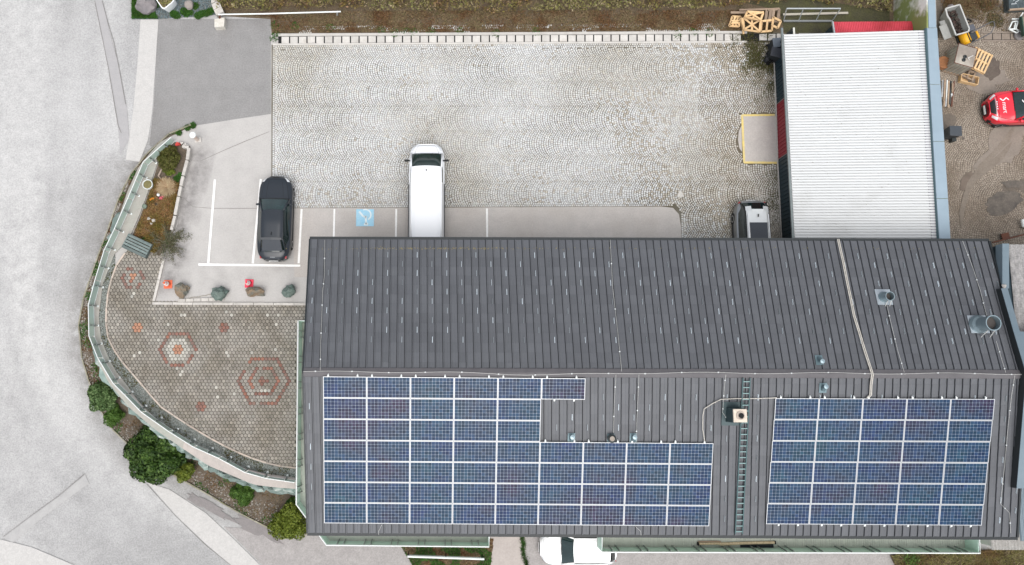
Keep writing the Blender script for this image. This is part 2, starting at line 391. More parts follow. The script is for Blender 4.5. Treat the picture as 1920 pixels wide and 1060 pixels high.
for v in ro.data.vertices:
    p = v.co.xy; d = seg_d(p) if -26 < p.x < 4 and -16 < p.y < 17 else 99
    dv.append(max(0, 1 - d/(1.5 + 1.1*_mn.noise(Vector((p.x*.35, p.y*.35, 1))))) * .85)
    r = (p-cT).length; y = p.y - P(200,330).y; k = max(0, min(1, .5 - y*.12)); r = r*k + (-p.x + cT.x)*(1-k)
    tv.append(max(0, min(1, .45 + 1.5*_mn.noise(Vector((r*.62, p.y*.035, 4))) + .6*_mn.noise(Vector((r*1.9, p.y*.09, 8))))))
ro.data.attributes.new('dirt', 'FLOAT', 'POINT').data.foreach_set('value', dv)
ro.data.attributes.new('track', 'FLOAT', 'POINT').data.foreach_set('value', tv)
# the raised level: parking, cobbles and terrace
PL = [(312,262),(300,268),(262,312),(240,360),(222,415),(200,470),(183,530),(171,590),(176,640),(186,680),(212,722),(250,765),(300,806),(352,838),(400,866),(440,884),(500,905),(560,912),(640,918),(640,948),(1900,952),(2600,952)]
plat = [P(x, y) for x, y in PL]
E1 = [Vector((95, plat[-1].y, 0)), Vector((95, 95, 0)), Vector((P(508,0).x - 3, 95, 0)), P(508,-40), P(508,38), P(296,38), P(290,245)]
pb = MB(); pb.prism([p.xy for p in plat + E1], -3.4, 0.0)
struct(pb.build('parking_ground', m_pale))
def patch(name, pts, m, z=.004, G_=False, dz=.004):
    b = MB(); b.sheet([tuple(G(x, y, dz)) for x, y in pts] if G_ else [tuple(P(x, y, z)) for x, y in pts]); return struct(b.build(name, m))
def ribbon(name, left, right, m, dz=.006, n=60):
    """a strip laid on the sloping road between two pixel polylines"""
    def res(pl):
        L = [math.dist(pl[i], pl[i+1]) for i in range(len(pl)-1)]; T = sum(L); out = []
        for k in range(n+1):
            d = T*k/n; i = 0
            while i < len(L)-1 and d > L[i]: d -= L[i]; i += 1
            f = d/L[i]; out.append((pl[i][0]+(pl[i+1][0]-pl[i][0])*f, pl[i][1]+(pl[i+1][1]-pl[i][1])*f))
        return out
    a, c = res(left), res(right); b = MB(); b.grid([[tuple(G(*p, dz)), tuple(G(*q, dz))] for p, q in zip(a, c)])
    # face up
    return struct(b.build(name, m))
patch('driveway_asphalt', [(297,36),(508,36),(508,214),(440,224),(366,236),(318,254),(290,278),(280,272),(288,200),(293,120)], m_dark, .002)
def blot(name, cx, cy, rx, ry, m, z, n=26, seed=0, rz=0):
    r = np.random.default_rng(seed); b = MB(); k = np.cumsum(r.normal(0, .12, n)); k -= np.linspace(0, k[-1], n); pts = []
    for i in range(n):
        a = 2*math.pi*i/n; q = 1 + k[i] + r.normal(0, .07); x, y = math.cos(a)*rx*q, math.sin(a)*ry*q
        u_, v_ = cx + x*math.cos(rz) - y*math.sin(rz), cy + x*math.sin(rz) + y*math.cos(rz); pts.append(tuple(G(u_, v_, .034) if z is None else P(u_, v_, z)))
    b.sheet(pts); return struct(b.build(name, m))
ribbon('concrete_strip', [(264,37),(258,120),(250,210),(242,262),(236,300)], [(297,37),(292,120),(286,210),(278,262),(262,304)], m_strip, .028)
ribbon('asphalt_patch', [(178,0),(190,60),(205,130),(219,210),(226,290)], [(192,0),(206,62),(222,120),(238,200),(243,262)], m_dark, .024).data.materials[0] = mat('worn_asphalt_seam', (.345,.335,.335), (.31,.305,.305), 2, 6, .9, fine=.06)
ribbon('concrete_strip', [(7,1008),(60,968),(110,932),(160,890)], [(24,1018),(78,972),(124,938),(167,906)], m_strip, .026).data.materials[0] = mat('worn_strip', (.385,.38,.372), (.335,.33,.325), 2, 6, .9, fine=.06)
ribbon('concrete_strip', [(276,905),(330,966),(386,1020),(438,1064)], [(318,918),(386,962),(440,1012),(492,1064)], m_strip, .030)
ribbon('pale_corner_slab', [(-20,1006),(60,1026),(150,1064)], [(-20,1090),(40,1090),(120,1090)], m_strip, .036)
blot('wet_asphalt_patch', 382,945, 62,12, m_patch, None, 34, 3, .52)
blot('wet_asphalt_patch', 490,1000, 50,14, m_patch, None, 34, 8, .5)
# lower yard to the south
patch('lower_yard', [(420,988),(470,992),(540,1006),(600,1000),(760,1003),(1700,1000),(1800,1000),(1800,1110),(520,1110),(496,1064)], m_lower, G_=True, dz=.016)
patch('drive_slab', [(922,990),(984,990),(986,1090),(912,1090),(918,1040)], m_drive, G_=True, dz=.02)
# cracks in the road and the parking concrete: thin filled joints
def joint(pts, wd, m, z=.016, G_=False):
    b = MB(); q = [G(x, y, .044) if G_ else P(x, y, z) for x, y in pts]
    rows = []
    for i, p in enumerate(q):
        d = (q[min(i+1, len(q)-1)] - q[max(i-1, 0)]); d.z = 0; d.normalize(); nrm = Vector((-d.y, d.x, 0)); k = wd * (.6 + .5*random.random())
        rows.append([tuple(p + nrm*k), tuple(p - nrm*k)])
    b.grid(rows); return struct(b.build('crack', m))
joint([(376,302),(420,282),(460,265),(505,247)], .018, m_joint2)
joint([(345,372),(362,388),(400,391),(450,391),(507,391)], .016, m_joint2)
joint([(178,2),(190,60),(204,130),(214,190),(222,236),(228,250)], .02, m_joint2, G_=True)
joint([(192,2),(202,40),(214,80),(224,130),(236,196)], .016, m_joint2, G_=True)
joint([(276,908),(330,968),(386,1022),(436,1062)], .014, m_joint2, G_=True)
joint([(7,1006),(60,966),(110,930),(160,888)], .014, m_joint2, G_=True)
joint([(483,980),(483,1000)], .012, m_joint2, G_=True)
# worn darker parking concrete next to the planter and under the eaves
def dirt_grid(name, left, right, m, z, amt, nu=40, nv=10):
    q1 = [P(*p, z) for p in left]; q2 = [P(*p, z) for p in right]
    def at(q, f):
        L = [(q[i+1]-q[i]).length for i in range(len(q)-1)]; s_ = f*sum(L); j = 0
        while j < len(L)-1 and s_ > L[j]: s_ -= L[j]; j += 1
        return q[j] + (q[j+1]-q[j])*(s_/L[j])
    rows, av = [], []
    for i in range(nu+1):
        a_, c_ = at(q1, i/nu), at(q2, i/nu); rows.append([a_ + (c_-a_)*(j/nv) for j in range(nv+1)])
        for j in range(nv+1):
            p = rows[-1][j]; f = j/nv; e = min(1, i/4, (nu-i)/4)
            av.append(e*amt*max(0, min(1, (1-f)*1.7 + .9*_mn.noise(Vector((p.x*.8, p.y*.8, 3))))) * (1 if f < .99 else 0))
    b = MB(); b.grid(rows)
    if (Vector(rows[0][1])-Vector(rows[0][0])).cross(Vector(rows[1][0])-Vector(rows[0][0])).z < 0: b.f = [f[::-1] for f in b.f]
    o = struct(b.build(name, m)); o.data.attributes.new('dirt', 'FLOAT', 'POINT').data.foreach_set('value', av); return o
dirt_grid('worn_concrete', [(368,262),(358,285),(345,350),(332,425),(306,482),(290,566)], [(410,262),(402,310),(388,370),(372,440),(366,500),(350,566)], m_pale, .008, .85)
patch('bay_concrete', [(548,391),(1240,387.5),(1262,390),(1273,402),(1277,425),(1277,520),(552,520)], m_bay, .004)
# painted lines
def line(pts, wd=.05, m=None, z=.020, name='parking_line'):
    b = MB(); q = [P(x, y, z) for x, y in pts]; d = (q[1]-q[0]).normalized(); n = Vector((-d.y, d.x, 0)) * wd
    b.sheet([tuple(q[0]+n), tuple(q[1]+n), tuple(q[1]-n), tuple(q[0]-n)]); return struct(b.build(name, m or m_white))
line([(403,337),(390.5,494)], .06); line([(489,336),(474,494)], .06); line([(565.5,392),(560,494)], .06)
line([(372,496.2),(563,498.4)], .062, z=.024)
line([(627,392),(624.5,500)]); line([(743,392),(741.5,500)]); line([(913,391),(914,500)])
line([(998,391),(999,450)], .03, mat('worn_paint', (.45,.42,.39), (.36,.33,.30), 6, 6, .9))
# blue accessible bay symbol, seen upside down from here
patch('parking_symbol', [(668,392.5),(701,392.5),(701,424.5),(667.5,424.5)], m_blue, .020)
m_pict = mat('pictogram_paint', (.66,.72,.72), (.58,.66,.68), 4, 6, .8)
b = MB(); zz = .024
def stroke(pts, wd):
    for i in range(len(pts)-1):
        p, q = P(*pts[i], zz), P(*pts[i+1], zz); d = (q-p).normalized(); n = Vector((-d.y, d.x, 0))*wd
        b.sheet([tuple(p+n), tuple(q+n), tuple(q-n), tuple(p-n)])
stroke([(673.5,397),(681.5,406.2)], .05); stroke([(681.5,406.4),(687,406.4)], .05); stroke([(686,406),(686.4,419.6)], .055); stroke([(682.6,420.6),(690,420.6)], .07)
c = [(685 + 10.5*math.cos(a), 403 + 10*math.sin(a)) for a in np.linspace(R(-112), R(62), 12)]
rows = []
for k, (x, y) in enumerate(c):
    dx, dy = (x-685)/10.5, (y-403)/10; rows.append([tuple(P(x-dx*1.3, y-dy*1.3, zz+.003)), tuple(P(x+dx*1.3, y+dy*1.3, zz+.003))])
b.grid(rows); struct(b.build('parking_symbol_figure', m_pict))
# loading pad
patch('loading_pad', [(1390,215),(1458,214),(1464,307),(1394,306.5)], m_bay, .034)
pad = MB(); pad.prism([P(x, y).xy for x, y in [(1390,236),(1391,285),(1386,278),(1383.5,262),(1385,246)]], .0, .03); struct(pad.build('pad_apron', m_bay))
pad = MB(); pad.prism([P(x, y).xy for x, y in [(1390,215),(1458,214),(1464,307),(1394,306.5)]], .0, .032); struct(pad.build('pad_base', m_bay))
for pp in ([(1391.5,216),(1395.5,305)], [(1391,216.5),(1453,215.8)], [(1395,304.8),(1460,305.4)]): line(pp, .06, m_yellow, .040 + .002*random.random(), 'pad_line')

# ---------------------------------------------------------------- cobbles laid in segmental arches (bands run east-west)
def cobble_field(poly_px, band, pitch, m, name, holes=(), zb=.004, seed=1, x_off=0.0):
    poly = [P(x, y) for x, y in poly_px]; hol = [[P(x, y) for x, y in h] for h in holes]
    r = np.random.default_rng(seed)
    x0, x1 = min(p.x for p in poly) - 1, max(p.x for p in poly) + 1; y0, y1 = min(p.y for p in poly) - 1, max(p.y for p in poly) + 1
    Rr = band / 2 / math.sin(R(46)); out = []
    y00 = P(700,130).y; i0 = int((y0 - y00) / band) - 1; nb = int((y1 - y0) / band) + 4
    for i in range(nb):
        yc = y00 + band * (i0 + i); ph = r.uniform(0, pitch); nst = int(round(Rr * R(92) / pitch))
        for x in np.arange(x0, x1 + .6, pitch * 1.02):
            sh = r.uniform(-.5, .5); jit = r.normal(0, .0025)
            wid = r.uniform(.82, 1.18, nst + 1)
            if r.random() < .5: wid = np.concatenate([[.55], wid[1:], [.55]])
            cum = np.concatenate([[0], np.cumsum(wid)]); cum = cum / cum[-1]
            th = R(-46) + R(92) * cum
            tc = (th[1:] + th[:-1]) / 2; dw = (th[1:] - th[:-1]) * Rr
            cx = x + ph + jit - Rr * (np.cos(tc) - math.cos(R(46))); cy = yc + Rr * np.sin(tc)
            out.append(np.stack([cx, cy, tc, dw, np.cos(tc) * pitch * 1.02], 1))
    C = np.concatenate(out); C[:, 0] += r.normal(0, .003, len(C)); C[:, 1] += r.normal(0, .003, len(C)); C[:, 2] += r.normal(0, .035, len(C))
    k = inpoly(C[:, 0], C[:, 1], poly)
    for h in hol: k &= ~inpoly(C[:, 0], C[:, 1], h)
    return C[k], poly
def setts(C, m, name, zb=.004, gap=.021, seed=2, h=.03):
    """C rows: x, y, direction of the radial axis, width across, depth along"""
    r = np.random.default_rng(seed); n = len(C); ca, sa = np.cos(C[:, 2]), np.sin(C[:, 2])
    hw = (C[:, 3] - gap * .75 * r.uniform(.6, 1.4, n)) / 2; hd = (C[:, 4] - gap * 1.3 * r.uniform(.85, 1.2, n)) / 2; zt = zb + h + r.normal(0, .004, n)
    V = np.zeros((n, 8, 3)); ins = .010
    for j, (a, c) in enumerate(((-1,-1),(1,-1),(1,1),(-1,1))):
        for lv, (dd, z) in enumerate(((0, np.full(n, zb)), (ins, zt))):
            ja = r.normal(0, .004, n); jc = r.normal(0, .004, n)
            u = a * (hd - dd) + ja; v = c * (hw - dd) + jc
            V[:, lv*4 + j, 0] = C[:, 0] + u * (-ca) + v * sa
            V[:, lv*4 + j, 1] = C[:, 1] + u * sa + v * ca
            V[:, lv*4 + j, 2] = z
    Fq = np.array([(4,5,6,7),(0,1,5,4),(1,2,6,5),(2,3,7,6),(3,0,4,7)])
    # winding: check the first stone and flip if its top looks down
    a = V[0, 5] - V[0, 4]; c = V[0, 7] - V[0, 4]
    if np.cross(a, c)[2] < 0: Fq = Fq[:, ::-1]
    FF = (np.arange(n)[:, None, None] * 8 + Fq[None]).reshape(-1, 4)
    return struct(put(name, np_mesh(name, V.reshape(-1, 3), FF, m)), 'stuff')
def rows_of(px0, px1, z, nrow, pitch, wd, side):
    """straight courses of setts from px0 to px1"""
    a, c = P(*px0, z), P(*px1, z); d = (c - a).normalized(); nrm = Vector((-d.y, d.x, 0)) * side; n = int((c - a).length / pitch); ang = math.atan2(d.y, d.x); out = []
    for k in range(nrow):
        for i in range(n):
            p = a + d * pitch * (i + .5 + .5 * (k % 2)) + nrm * wd * (k + .5); out.append((p.x, p.y, -ang, wd, pitch * random.uniform(.9, 1.08)))
    return np.array(out)
FIELD = [(509,84),(1380,78.5),(1452,78.5),(1457,130),(1466,447),(1468,500),(1279,500),(1277,425),(1273,402),(1262,390),(1240,387.5),(548,391),(508,391)]
patch('cobble_bed', FIELD, m_bed, .006)
INN = [(517.5,93),(1452,88),(1457,130),(1466,447),(1468,500),(1286,500),(1285,425),(1280,400),(1266,384),(1240,380),(548,383),(517,383)]
padh = [(1388,213),(1462,212),(1466,309),(1392,309)]; apr = [(1390,232),(1392,290),(1384,283),(1381,262),(1383,242)]
C1, _ = cobble_field(INN, 1.45, .130, m_cobA, 'c', [padh, apr], seed=3)
E_ = [rows_of((512,86),(510.5,389), .0, 2, .125, .115, 1), rows_of((512,85.5),(1450,80), .0, 2, .125, .12, -1), rows_of((520,390),(1262,386.6), .0, 2, .122, .11, 1), rows_of((1277,400),(1279,500), .0, 2, .125, .12, 1)]
bk_ = rows_of((560,64),(1384,58.5), .0, 4, .125, .12, 1); bk_ = bk_[[_mn.noise(Vector((x*.7, y*2, 1))) > .0 for x, y in bk_[:, :2]]]
C1 = np.concatenate([C1] + E_ + [bk_])
m_cobW = island_mix('warm_granite', [(.40,.38,.345),(.47,.455,.425),(.53,.52,.49),(.43,.405,.365)], .8, .3, (.86,.82,.75), .42, .6)
ex0, ex1 = P(1120,250).x, P(1430,250).x; pr_ = np.clip((C1[:, 0]-ex0)/(ex1-ex0), 0, 1)**1.2 * .85 + .10*np.clip((P(900,250).y - C1[:, 1])/4, 0, 1) + np.array([.22*_mn.noise(Vector((x*.35, y*.35, 11))) for x, y in C1[:, :2]])
wk = rng.random(len(C1)) < pr_
setts(C1[~wk], m_cobA, 'cobbles'); setts(C1[wk], m_cobW, 'worn_cobbles', seed=12, gap=.026)
blot('dark_joint_bed', 1400, 240, 95, 215, mat('mossy_joint_bed', (.085,.072,.048), (.14,.12,.09), .8, 7, .95), .010, 40, 3)
YARD = [(1752,-60),(2000,-60),(2000,470),(1780,470)]
patch('yard_bed', [(1745,-200),(2400,-200),(2400,520),(1780,520)], m_yardbed, .006)
C2, _ = cobble_field(YARD, 1.95, .128, m_cobB, 'c', seed=8)
kk = np.array([(_mn.noise(Vector((x*.28 + 3, y*.28, 1.7))) + .35*_mn.noise(Vector((x*.9, y*.9, 5)))) < (.26 if y < P(1800,85).y else -.02) for x, y in C2[:, :2]]); C2 = C2[kk]
setts(C2, m_cobB, 'yard_cobbles', seed=5, gap=.018)
blot('dirt_patch', 1890, 260, 26, 40, m_dust, .046, seed=1, rz=.3); blot('dirt_patch', 1856, 292, 34, 9, m_dust, .047, seed=4, rz=-.7)
blot('dirt_patch', 1850, 150, 40, 26, m_dust, .046, seed=2)
def track(pl, wd, m, z):
    q = [P(x, y, z) for x, y in pl]; rows = []
    for i, p in enumerate(q):
        d = (q[min(i+1, len(q)-1)] - q[max(i-1, 0)]).normalized(); n = Vector((-d.y, d.x, 0)); k = wd*(.7 + .6*random.random()) * (.25 if i in (0, len(q)-1) else 1); rows.append([p + n*k, p - n*k])
    b = MB(); b.grid(rows); b.f = [f[::-1] for f in b.f] if (rows[0][1]-rows[0][0]).cross(rows[1][0]-rows[0][0]).z < 0 else b.f; return struct(b.build('tyre_track', m))
m_trk = mat('tyre_track_dirt', (.17,.142,.115), (.215,.182,.15), 1.6, 7, .95, fine=.15)
for off, wd in ((0, .16), (38, .14)):
    track([(1905-off*.2, 232+off*.9), (1888-off*.25, 262+off*.8), (1864-off*.3, 288+off*.7), (1840-off*.35, 312+off*.6), (1818-off*.2, 345+off*.5), (1806-off*.1, 385+off*.4), (1803, 420+off*.2)], wd, m_trk, .0522 + off*.00004)
blot('oil_stain', 1905, 345, 22, 8, m_oil, .049, seed=5); blot('oil_stain', 1884, 382, 30, 14, m_oil, .05, seed=6, rz=-.3)
blot('oil_stain', 1862, 128, 14, 20, mat('damp_dirt', (.085,.066,.055), (.12,.098,.08), 2, 8, .9, fine=.2), .049, seed=7)
blot('oil_stain', 1806, 240+20, 3, 3, m_oil, .051, seed=9); blot('oil_stain', 1815, 340, 10, 16, mat('stained_cobble', (.11,.088,.07), (.17,.135,.11), 2, 8, .9), .048, seed=10, rz=.4)
# loose pale slab in the cobbles
b = MB(); b.prism([P(x, y).xy for x, y in [(1274,357),(1279,362),(1281,368),(1275,371),(1270,366)]], .02, .05); tag(b.build('loose_slab', m_drain), 'small pale slab fragment lying loose on the cobbles near the parking bays', 'stone')
b = MB(); b.prism([P(x, y).xy for x, y in [(1078,352),(1085,354),(1084,362),(1076,361)]], .02, .048); tag(b.build('loose_slab', m_kerb), 'pale square patch stone set in the middle of the cobbles', 'stone')

# ---------------------------------------------------------------- drainage channel of pale blocks along the top of the cobbles
ch = thing('drainage_channel', 'long drainage channel of pale concrete blocks with dark slits along the cobbles', 'drain channel', P(950,76))
yb = lambda x, v: v - (x - 520) * .0058
b = MB(); b.prism([P(x, y).xy for x, y in [(522,yb(522,69)),(1458,yb(1458,69)),(1458,yb(1458,83)),(522,yb(522,83))]], .002, .03); b.build('channel_base', m_black, ch)
for nm, a, c_, h in (('back_kerb', 64.6, 69.2, .09), ('front_kerb', 82.8, 86.0, .07)):
    b = MB(); b.prism([P(x, y).xy for x, y in [(522 if nm == 'back_kerb' else 512,yb(522,a)),(1400,yb(1400,a)),(1400,yb(1400,c_)),(522 if nm == 'back_kerb' else 512,yb(522,c_))]], .002, h); b.build(nm, m_drain, ch)
i = 0; x = 528.2
while x < 1456:
    miss = 1384 < x < 1412
    if not miss:
        b = MB(); tlt = random.uniform(-.006, .006); j = random.uniform(-.25, .25)
        b.prism([P(px, yb(px, py)).xy for px, py in [(x, 69.9+j),(x+14.0, 69.9+j),(x+14.0, 82.1+j),(x, 82.1+j)]], .01, .065 + tlt); o = b.build('block', m_drain, ch); o.modifiers.new('bevel', 'BEVEL').width = .008
    x += 16.27; i += 1
ch2 = thing('drainage_channel', 'short drainage channel of dirty blocks in the brown yard by the yellow machine', 'drain channel', P(1880,68))
b = MB(); b.prism([P(x, y).xy for x, y in [(1845,61),(1990,61),(1990,78),(1845,78)]], .004, .04); b.build('channel_base', m_black, ch2)
m_dblk = mat('dirty_drain_block', (.24,.20,.165), (.19,.155,.125), 3, 7, .9, fine=.1)
for k in range(9):
    x = 1844 + 16.6*k; b = MB(); b.prism([P(px, py).xy for px, py in [(x,64),(x+15.2,64),(x+15.2,75),(x,75)]], .01, .055); b.build('block', m_dblk, ch2)
for a, c_ in ((60.6, 63.2), (76, 79)):
    b = MB(); b.prism([P(x, y).xy for x, y in [(1840,a),(1990,a),(1990,c_),(1840,c_)]], .004, .06); b.build('kerb', m_dblk, ch2)
# ---------------------------------------------------------------- terrace of hexagonal pavers
KERB = [(262,440),(247,456),(235.5,475),(216,503),(204,546),(198.6,597),(204,636),(221.5,669),(254.6,707),(301,762),(355,798),(409,830),(463,856),(516,873),(556,877.5)]
TER = KERB + [(556,604),(580,604),(580,569),(289,567.5),(306,487),(300,478),(262,452)]
terr = struct(patch('terrace', TER, m_joint, .006))
m_pav = island_mix('grey_brown_pavers', [(.215,.197,.174),(.256,.236,.208),(.298,.275,.242),(.236,.222,.197),(.345,.32,.28)], .85, .5, (.74,.715,.67), .4, .62)
m_pavr = island_mix('red_pavers', [(.27,.135,.10),(.21,.12,.10),(.30,.14,.10),(.22,.145,.12)], .85, 1.2, (.72,.72,.72), orand=True)
m_pavr2 = island_mix('faded_red_pavers', [(.21,.12,.10),(.175,.125,.105),(.24,.115,.09)], .85, orand=True)
m_pavo = island_mix('orange_pavers', [(.40,.21,.135),(.34,.18,.12)], .85, orand=True)
m_pavw = island_mix('cream_pavers', [(.36,.345,.305),(.44,.42,.37),(.31,.298,.265)], .85, orand=True)
hp = (P(334,655) - P(341,655)).length * .968; rp = hp * .866
cA = P(334,655.5)
tp = [P(x, y) for x, y in TER]
hx0, hy0 = min(p.x for p in tp), min(p.y for p in tp); hx1, hy1 = max(p.x for p in tp), max(p.y for p in tp)
def axial(p):
    r = (cA.y - p.y) / rp; q = (p.x - cA.x) / hp - r / 2; return q, r
def cube_round(q, r):
    x, z = q, r; y = -x - z; rx, ry, rz_ = round(x), round(y), round(z)
    dx, dy, dz = abs(rx-x), abs(ry-y), abs(rz_-z)
    if dx > dy and dx > dz: rx = -ry - rz_
    elif dy <= dz: rz_ = -rx - ry
    return int(rx), int(rz_)
def hd(a, b): dq, dr = a[0]-b[0], a[1]-b[1]; return max(abs(dq), abs(dr), abs(dq+dr))
rings = []   # (centre cell, {ring radius: material})
def cell(px, py): return cube_round(*axial(P(px, py)))
rings.append((cell(334,655), {0: m_pavo, 1: m_pavo, 2: m_pavw, 3: m_pavw, 5: m_pavr}))
rings.append((cell(496,716), {0: m_pavr, 1: m_pavr, 4: m_pavr, 7: m_pavr}))
rings.append((cell(419,612), {0: m_pavr, 1: m_pavr})); rings.append((cell(378,763), {0: m_pavr, 1: m_pavr}))
rings.append((cell(258,611), {0: m_pavo, 1: m_pavo})); rings.append((cell(250,521), {0: m_pavo, 3: m_pavr2}))
rings.append((cell(249,521), {0: m_pavo})); rings.append((cell(252,517), {0: m_pavo})); rings.append((cell(245,517), {0: m_pavo})); rings.append((cell(249,526), {0: m_pavr}))
for x, y in [(248,553),(254,549),(346,591),(341,594),(431,665),(427,662),(337,702),(340,695),(334,690),(500,590),(520,657),(521,590),(300,640),(255,665),(262,662),(428,585),(434,588),(409,748),(496,733),(489,733),(502,733),(408,728),(440,740),(316,608),(520,610),(470,660)]:
    rings.append((cell(x, y), {0: m_pavw}))
special = {}
for c_, d in rings:
    mx = max(d)
    for q in range(-mx, mx+1):
        for r in range(-mx, mx+1):
            k = (c_[0]+q, c_[1]+r); h = hd(k, c_)
            if h in d and h <= mx: special.setdefault(k, d[h])
hexm = {}
def hexmesh(m):
    if m.name not in hexm:
        b = MB(); ro = hp/2/math.cos(R(30)) - .0135; ri = ro - .018
        top = [(ri*math.sin(R(60*i)), ri*math.cos(R(60*i)), .042) for i in range(6)][::-1]; bot = [(ro*math.sin(R(60*i)), ro*math.cos(R(60*i)), .0) for i in range(6)][::-1]
        md = [(ro*math.sin(R(60*i)), ro*math.cos(R(60*i)), .033) for i in range(6)][::-1]
        b.add(top + md + bot, [tuple(range(6))] + [(6+i, 6+(i+1)%6, (i+1)%6, i) for i in range(6)] + [(12+i, 12+(i+1)%6, 6+(i+1)%6, 6+i) for i in range(6)])
        hexm[m.name] = b.mesh('paver', m)
    return hexm[m.name]
base = hexmesh(m_pav); bv = np.array([v.co[:] for v in base.vertices]); bulk = []; cells = []
nr = int((hy1-hy0)/rp)+2
qs = []
for r in range(-60, 60):
    y = cA.y - r*rp
    if not hy0 < y < hy1: continue
    for q in range(-90, 90):
        x = cA.x + (q + r/2)*hp
        if hx0 < x < hx1: qs.append((x, y, q, r))
qa = np.array(qs); kin = inpoly(qa[:, 0], qa[:, 1], tp)
npav = 0
for x, y, q, r in qa[kin]:
    z = .008 + rng.normal(0, .002); k = (int(q), int(r))
    if k in special and npav < 290:
        sm_ = special[k]; rr0 = random.random(); sm_ = (m_pavr2 if rr0 < .38 else m_pav if rr0 < .46 else sm_) if sm_ is m_pavr else (m_pav if sm_ is m_pavr2 and rr0 < .35 else sm_); put('paver', hexmesh(sm_), terr, Matrix.Translation((x, y, z)) @ Matrix.Rotation(rng.normal(0, .02), 4, 'Z') @ Matrix.Rotation(rng.normal(0, .012), 4, 'X')); npav += 1
    else: bulk.append((x, y, z))
bulk = np.array(bulk); tl = rng.normal(0, .012, (len(bulk), 2))
Vb = bv[None] + bulk[:, None, :]; Vb[:, :, 2] += bv[None, :, 0]*tl[:, :1] + bv[None, :, 1]*tl[:, 1:]
polys = [tuple(p.vertices) for p in base.polygons]; me = bpy.data.meshes.new('pavers')
me.from_pydata(Vb.reshape(-1, 3).tolist(), [], [tuple(i + 18*n for i in f) for n in range(len(bulk)) for f in polys]); me.materials.append(m_pav)
put('pavers', me, terr, kind='stuff')
# kerb stones round the terrace (long thin stones)
def along(pl, z, step, fn):
    q = [P(x, y, z) for x, y in pl]; d = 0; i = 0; tot = sum((q[k+1]-q[k]).length for k in range(len(q)-1)); n = int(tot/step)
    for k in range(n):
        def at(s):
            j = 0
            while j < len(q)-2 and s > (q[j+1]-q[j]).length: s -= (q[j+1]-q[j]).length; j += 1
            return q[j] + (q[j+1]-q[j]).normalized() * s
        fn(k, at(k*tot/n), at((k+1)*tot/n))
tk = thing('terrace_kerb', 'curved row of pale pink kerb stones edging the hexagon paved terrace', 'kerb', P(230,680))
m_kpink = mat('pink_kerb_stone', (.46,.37,.31), (.36,.33,.29), 3, 6, .9, orand=.18, fine=.08)
def _k(k, a, c_): b = MB(); d = (c_-a); b.bar(a + Vector((0,0,.045)) , c_ + Vector((0,0,.045)) - d*.03, .085, .09); b.build('kerb_stone', m_kpink, tk)
along(KERB[2:], 0, .8, _k)
pk = thing('parking_kerb', 'straight pale kerb between the parking concrete and the hexagon pavers', 'kerb', P(430,568))
along([(308,486),(289,566)], 0, 1.0, lambda k, a, c_: MB().bar(a+Vector((0,0,.05)), c_+Vector((0,0,.05))-(c_-a)*.02, .14, .1).build('kerb_stone', m_kerb, pk))
along([(287,569.5),(590,571)], 0, 1.0, lambda k, a, c_: MB().bar(a+Vector((0,0,.05)), c_+Vector((0,0,.05))-(c_-a)*.02, .13, .1).build('kerb_stone', m_kerb, pk))
rs = thing('kerb_stone_row', 'short row of pale kerb blocks lying between the two left boulders', 'kerb', P(375,562))
for k in range(6):
    a, c_ = P(335+14.4*k, 564.2-.5*k), P(335+14.4*(k+1)-.8, 564.2-.5*(k+1)); MB().bar(a+Vector((0,0,.05)), c_+Vector((0,0,.05)), .17, .09).build('kerb_stone', m_kerb, rs)
b = MB(); pts = [P(355+6*k, 559.5-1.0*k+random.uniform(-.8,.8)) + Vector((0,0,.02)) for k in range(8)]; b.tube(pts, .018, 5); tag(b.build('fallen_branch', m_twig), 'thin dark stick lying behind the short row of kerb blocks', 'stick')
# gravel strip between kerb and wall cap
CAPIN = [(320,264),(303,290),(292,318),(277,365),(262,405),(246,442),(230,462),(216,476),(193.5,534),(186,597),(191,636),(206,674),(219,697),(239,722),(260,752),(288,780),(319,805),(373,838),(412,857),(455,877),(498,888),(557,896)]
CAPOUT = [(312,262),(300,268),(262,312),(240,360),(222,415),(200,470),(183,530),(171,590),(176,640),(186,680),(206,720),(244,765),(292,806),(345,842),(391,873),(437,892),(477,909),(520,914),(560,917)]
patch('gravel_strip', KERB[3:] + CAPIN[:6:-1], m_gravelbase, .010)
def stones(pts, size, m, name, kind='stuff', seed=1, parent=None):
    n = len(pts); r = np.random.default_rng(seed); o = np.array([(1,0,0),(-1,0,0),(0,1,0),(0,-1,0),(0,0,1),(0,0,-1)], float); s = size * r.uniform(.5, 1.5, (n, 1, 3))
    V = o[None]*s; a = r.uniform(0, 6.28, n); V = np.stack([V[..., 0]*np.cos(a)[:, None] - V[..., 1]*np.sin(a)[:, None], V[..., 0]*np.sin(a)[:, None] + V[..., 1]*np.cos(a)[:, None], V[..., 2]], -1) + pts[:, None]
    f = np.array([(0,2,4),(2,1,4),(1,3,4),(3,0,4),(2,0,5),(1,2,5),(3,1,5),(0,3,5)]); return struct(put(name, np_mesh(name, V.reshape(-1, 3), (np.arange(n)[:, None, None]*6 + f[None]).reshape(-1, 3), m), parent), kind)
gp = [P(x, y) for x, y in KERB[3:] + CAPIN[:6:-1]]; X, Y = scatter(gp, 9000)
stones(np.stack([X, Y, np.full(len(X), .02)], 1), .030, m_grav, 'gravel')
X, Y = scatter(gp, 1300); k = np.array([_mn.noise(Vector((x*1.1, y*1.1, 0))) > .02 for x, y in zip(X, Y)]); pz = np.stack([X, Y, np.full(len(X), .02)], 1)[k]
up = np.tile([0, 0, 1.0], (len(pz), 1)); struct(put('strip_weeds', np_mesh('strip_weeds', *leaves(pz + up*.05, up, .045), m_moss)), 'stuff')

